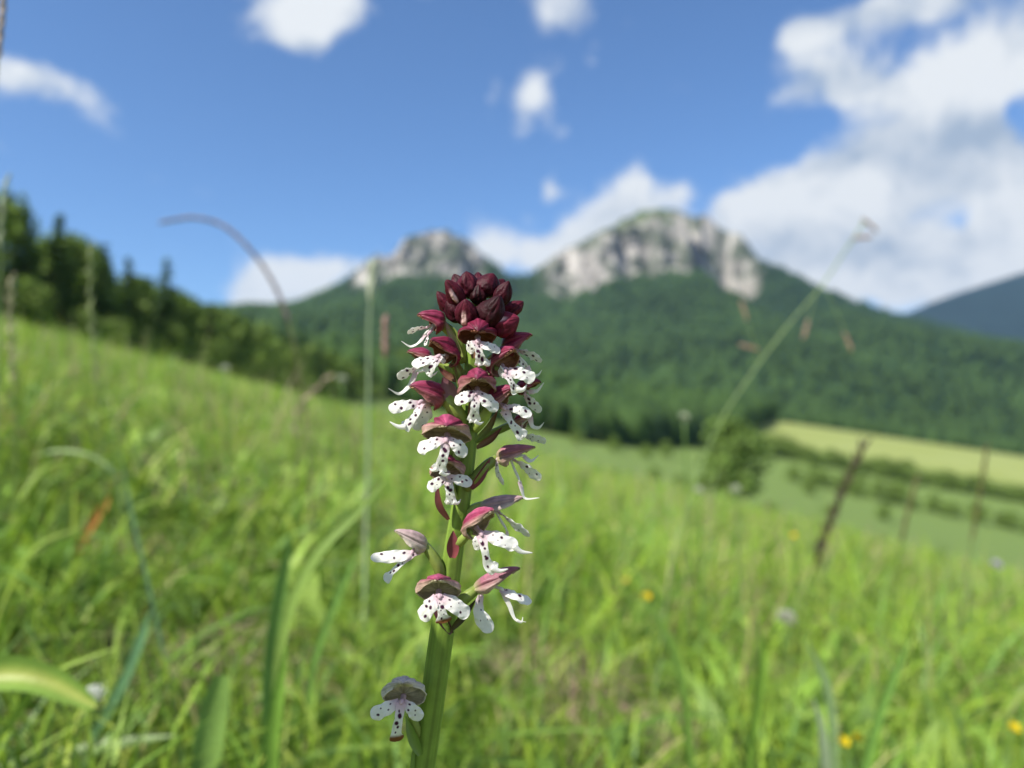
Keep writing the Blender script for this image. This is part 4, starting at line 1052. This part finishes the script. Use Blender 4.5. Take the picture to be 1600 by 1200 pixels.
def build_orchid():
    top = [Q(p) for p in STEM]
    b = top[-1]; g = float(ground_z(b[:1], b[1:2])[0])
    low = [b + np.array([-.004, .0005, -(b[2] - g) * .45]), np.array([b[0] - .006, b[1] + .001, g - .012])]
    path = catmull(top + low, 120)
    e = empty('orchid', (float(path[-1][0]), float(path[-1][1]), g))
    tag(e, 'orchid spike with dark maroon buds on top and white purple-spotted flowers below', 'orchid')
    n = len(path); z = path[:, 2]
    zt = np.array([Q(p)[2] for p in STEM]); rp = np.array([6, 11, 13, 14, 14, 14, 15, 16, 19, 19, 19.]) * PX
    r = np.interp(z, zt[::-1], rp[::-1])
    v, f = tube(path, r, 54, 7, .028)
    th = np.tile(np.arange(54) / 54. * 2 * np.pi, n); zz = np.repeat(np.arange(n) / n, 54)
    k = 1 + .10 * np.cos(7 * th + 3 * zz) + .5 * fbm(th * 3, zz * 14, 3, 8) + .5 * fbm(np.cos(th) * 20, zz * 3, 2, 9)
    k = np.concatenate([k, [1, 1]])[:, None]
    A = Acc(); c = np.array([.175, .270, .040]) * k; A.add(v, f, c)
    obj('stem', A.mesh('stem'), M_GREEN, e)
    # the thin wing that runs down the left of the lower stem (a clasping sheath)
    wing = catmull([Q(p) for p in [(655, 1150, -1.2), (648, 1172, -1.4), (644, 1210, -1.4), (640, 1260, -1)]], 16)
    v, f = strip(wing, np.linspace(3, 16, 16) * PX, np.array([-.3, -1, 0]), .25, 7); A = Acc(); A.add(v, f, DG); obj('sheath', A.mesh('sheath'), M_GREEN, e)
    # basal rosette
    for k in range(5):
        az = k * 1.26 + .4; d = np.array([math.cos(az), math.sin(az), 0]); p0 = np.array([path[-1][0], path[-1][1], g])
        q = [p0 + [0, 0, -.004], p0 + d * .02 + [0, 0, .022], p0 + d * .05 + [0, 0, .026], p0 + d * .078 + [0, 0, .010]]
        q = [np.array([a[0], a[1], a[2] + float(ground_z(a[:1], a[1:2])[0]) - g]) for a in q]
        lp = catmull(q, 16); w = np.sin(np.pi * np.linspace(.12, .98, 16)) * .019
        v, f = strip(lp, w, np.array([0, 0, 1.]), .2, 7); A = Acc(); A.add(v, f, [.11, .20, .05]); obj('leaf', A.mesh('leaf'), M_LEAF, e)
    for i, F in enumerate(FLOWERS):
        ovp = [Q(p) for p in F['ov']]
        if abs(F['hood'][0][0] - F['hood'][1][0]) < 6:
            hq = F['hood'][0]; ovp = [Q((p[0], p[1], p[2] + 2.0)) for p in F['ov']]; ovp[-1] = Q((hq[0], hq[1] - 9, hq[2] + 1.2))
        pth = catmull(ovp, 18); t = np.linspace(0, 1, 18)
        rr = F['orad'] * (1.25 if i < 12 else 1.0) * PX * (.55 + .45 * np.sin(np.pi * (.15 + .75 * t))) 
        v, f = tube(pth, rr, 14, 6, .10)
        A = Acc(); cc = np.array(LG) * (1 + .25 * math.sin(i * 2.3)); A.add(v, f, cc)
        fl = obj('flower', A.mesh('ovary'), M_GREEN, e)
        (hb, ht, W, H) = F['hood']
        if abs(hb[0] - ht[0]) < 6:
            hb = (hb[0], hb[1] - 7, hb[2]); ht = (ht[0], ht[1] + 9, ht[2]); H = H * 1.05
        if i < 12: W, H = W * 1.10, H * 1.12
        hm = hood_mesh(hb, ht, W, H, F.get('up', (0, 0, 1)), F['age'], 108, i, F.get('dark', 1.0), {14: .5, 16: .62, 19: .8, 13: .15, 18: .15}.get(i, 0.0))
        obj('hood', hm, M_HOOD, fl)
        hb_, ht_ = Q(hb), Q(ht); thr = hb_ * .66 + ht_ * .34 + np.array([0, 0, -.25 * H * PX])
        for j, lb in enumerate(F['lobes']):
            kind, pts, w, face = lb[:4]; pr = lb[4] if len(lb) > 4 else ()
            me = lobe_mesh(pts, w, face, kind, {'side': 4, 'mid': 5, 'prong': 0}[kind], i * 7 + j, pr, brown=(kind == 'mid' and i in (17, 19)), throat=thr)
            obj({'side': 'side_lobe', 'mid': 'middle_lobe', 'prong': 'lobe_tip'}[kind], me, M_PETAL, fl)
        bc = F.get('bc', ([.24, .14, .08], BR))
        obj('bract', bract_mesh(F['bract'], F.get('bw', 11), bc[0], F.get('bface', (0, -1, .2)), bc[1]), M_GREEN, fl)
    for i, (b0, t0, w, br, stk) in enumerate(BUDS):
        obj('bud', bud_mesh(b0, t0, w, i, br, stk), M_BUD, e)
build_orchid()

def build_added_shade_herb():
    """unseen broad-leaved herb added beside the orchid, towards the sun, so its leaf shades the foot of the stem"""
    c = P(655, 1150, FOCUS) + SUN * .16 - np.array([.004, 0, 0])
    s1 = nrm(np.cross(SUN, [0, 0, 1.])); s2 = nrm(np.cross(s1, SUN))        # s2 climbs
    root = np.array([c[0] - .07, c[1] - .05, 0.]); root[2] = float(ground_z(root[:1], root[1:2])[0]) - .01
    e = empty('added_shade_herb', tuple(root))  # added out of view to block the sun from the lower stem
    st = catmull([root, root + [.005, .0, .12], c - s2 * .080 - s1 * .01 + [-.01, 0, -.02], c - s2 * .072], 24)
    A = Acc(); v, f = tube(st, np.linspace(.0026, .0012, 24), 8); A.add(v, f, [.13, .22, .05]); obj('stalk', A.mesh('stalk'), M_GREEN, e)
    lp = catmull([c - s2 * .075, c - s2 * .03, c + s2 * .008, c + s2 * .0165], 22)
    w = np.sin(np.pi * np.linspace(.10, .97, 22)) ** .8 * .056
    v, f = strip(lp, w, SUN, .06, 11); A = Acc(); A.add(v, f, [.09, .17, .04]); obj('leaf', A.mesh('leaf'), M_GREEN, e)
    for k, (h, dx) in enumerate([(.08, -.05), (.12, -.06)]):
        q = root + [0, 0, h]; lp = catmull([q, q + [dx * .5, -.01, .02], q + [dx, -.02, .005]], 12)
        v, f = strip(lp, np.sin(np.pi * np.linspace(.1, .97, 12)) * .02, np.array([0, 0, 1.]), .1, 7); A = Acc(); A.add(v, f, [.10, .19, .04]); obj('leaf', A.mesh('leaf'), M_LEAF, e)
    tag(e, 'unseen broad-leaved herb added so its leaf shades the foot of the orchid stem', 'herb')
build_added_shade_herb()
# ------------------------------------------------------------------ the air
def build_haze():
    x0, x1, y0, y1, z0, z1 = -3800, 8400, -80, 5800, -420, 900
    v = [(a, b, c) for a in (x0, x1) for b in (y0, y1) for c in (z0, z1)]
    f = np.array([(0, 1, 3, 2), (4, 6, 7, 5), (0, 4, 5, 1), (2, 3, 7, 6), (0, 2, 6, 4), (1, 5, 7, 3)])
    me = mesh_np('haze', v, f, smooth=False)
    m = bpy.data.materials.new('haze'); m.use_nodes = True
    N, L = m.node_tree.nodes, m.node_tree.links; N.clear()
    out = N.new('ShaderNodeOutputMaterial'); pv = N.new('ShaderNodeVolumePrincipled')
    pv.inputs['Color'].default_value = (.42, .66, 1, 1); pv.inputs['Density'].default_value = 0.00006; pv.inputs['Anisotropy'].default_value = .2
    L.new(pv.outputs[0], out.inputs['Volume'])
    tag(obj('haze', me, m), 'thin bluish summer air over the valley', 'haze', kind='stuff')
build_haze()
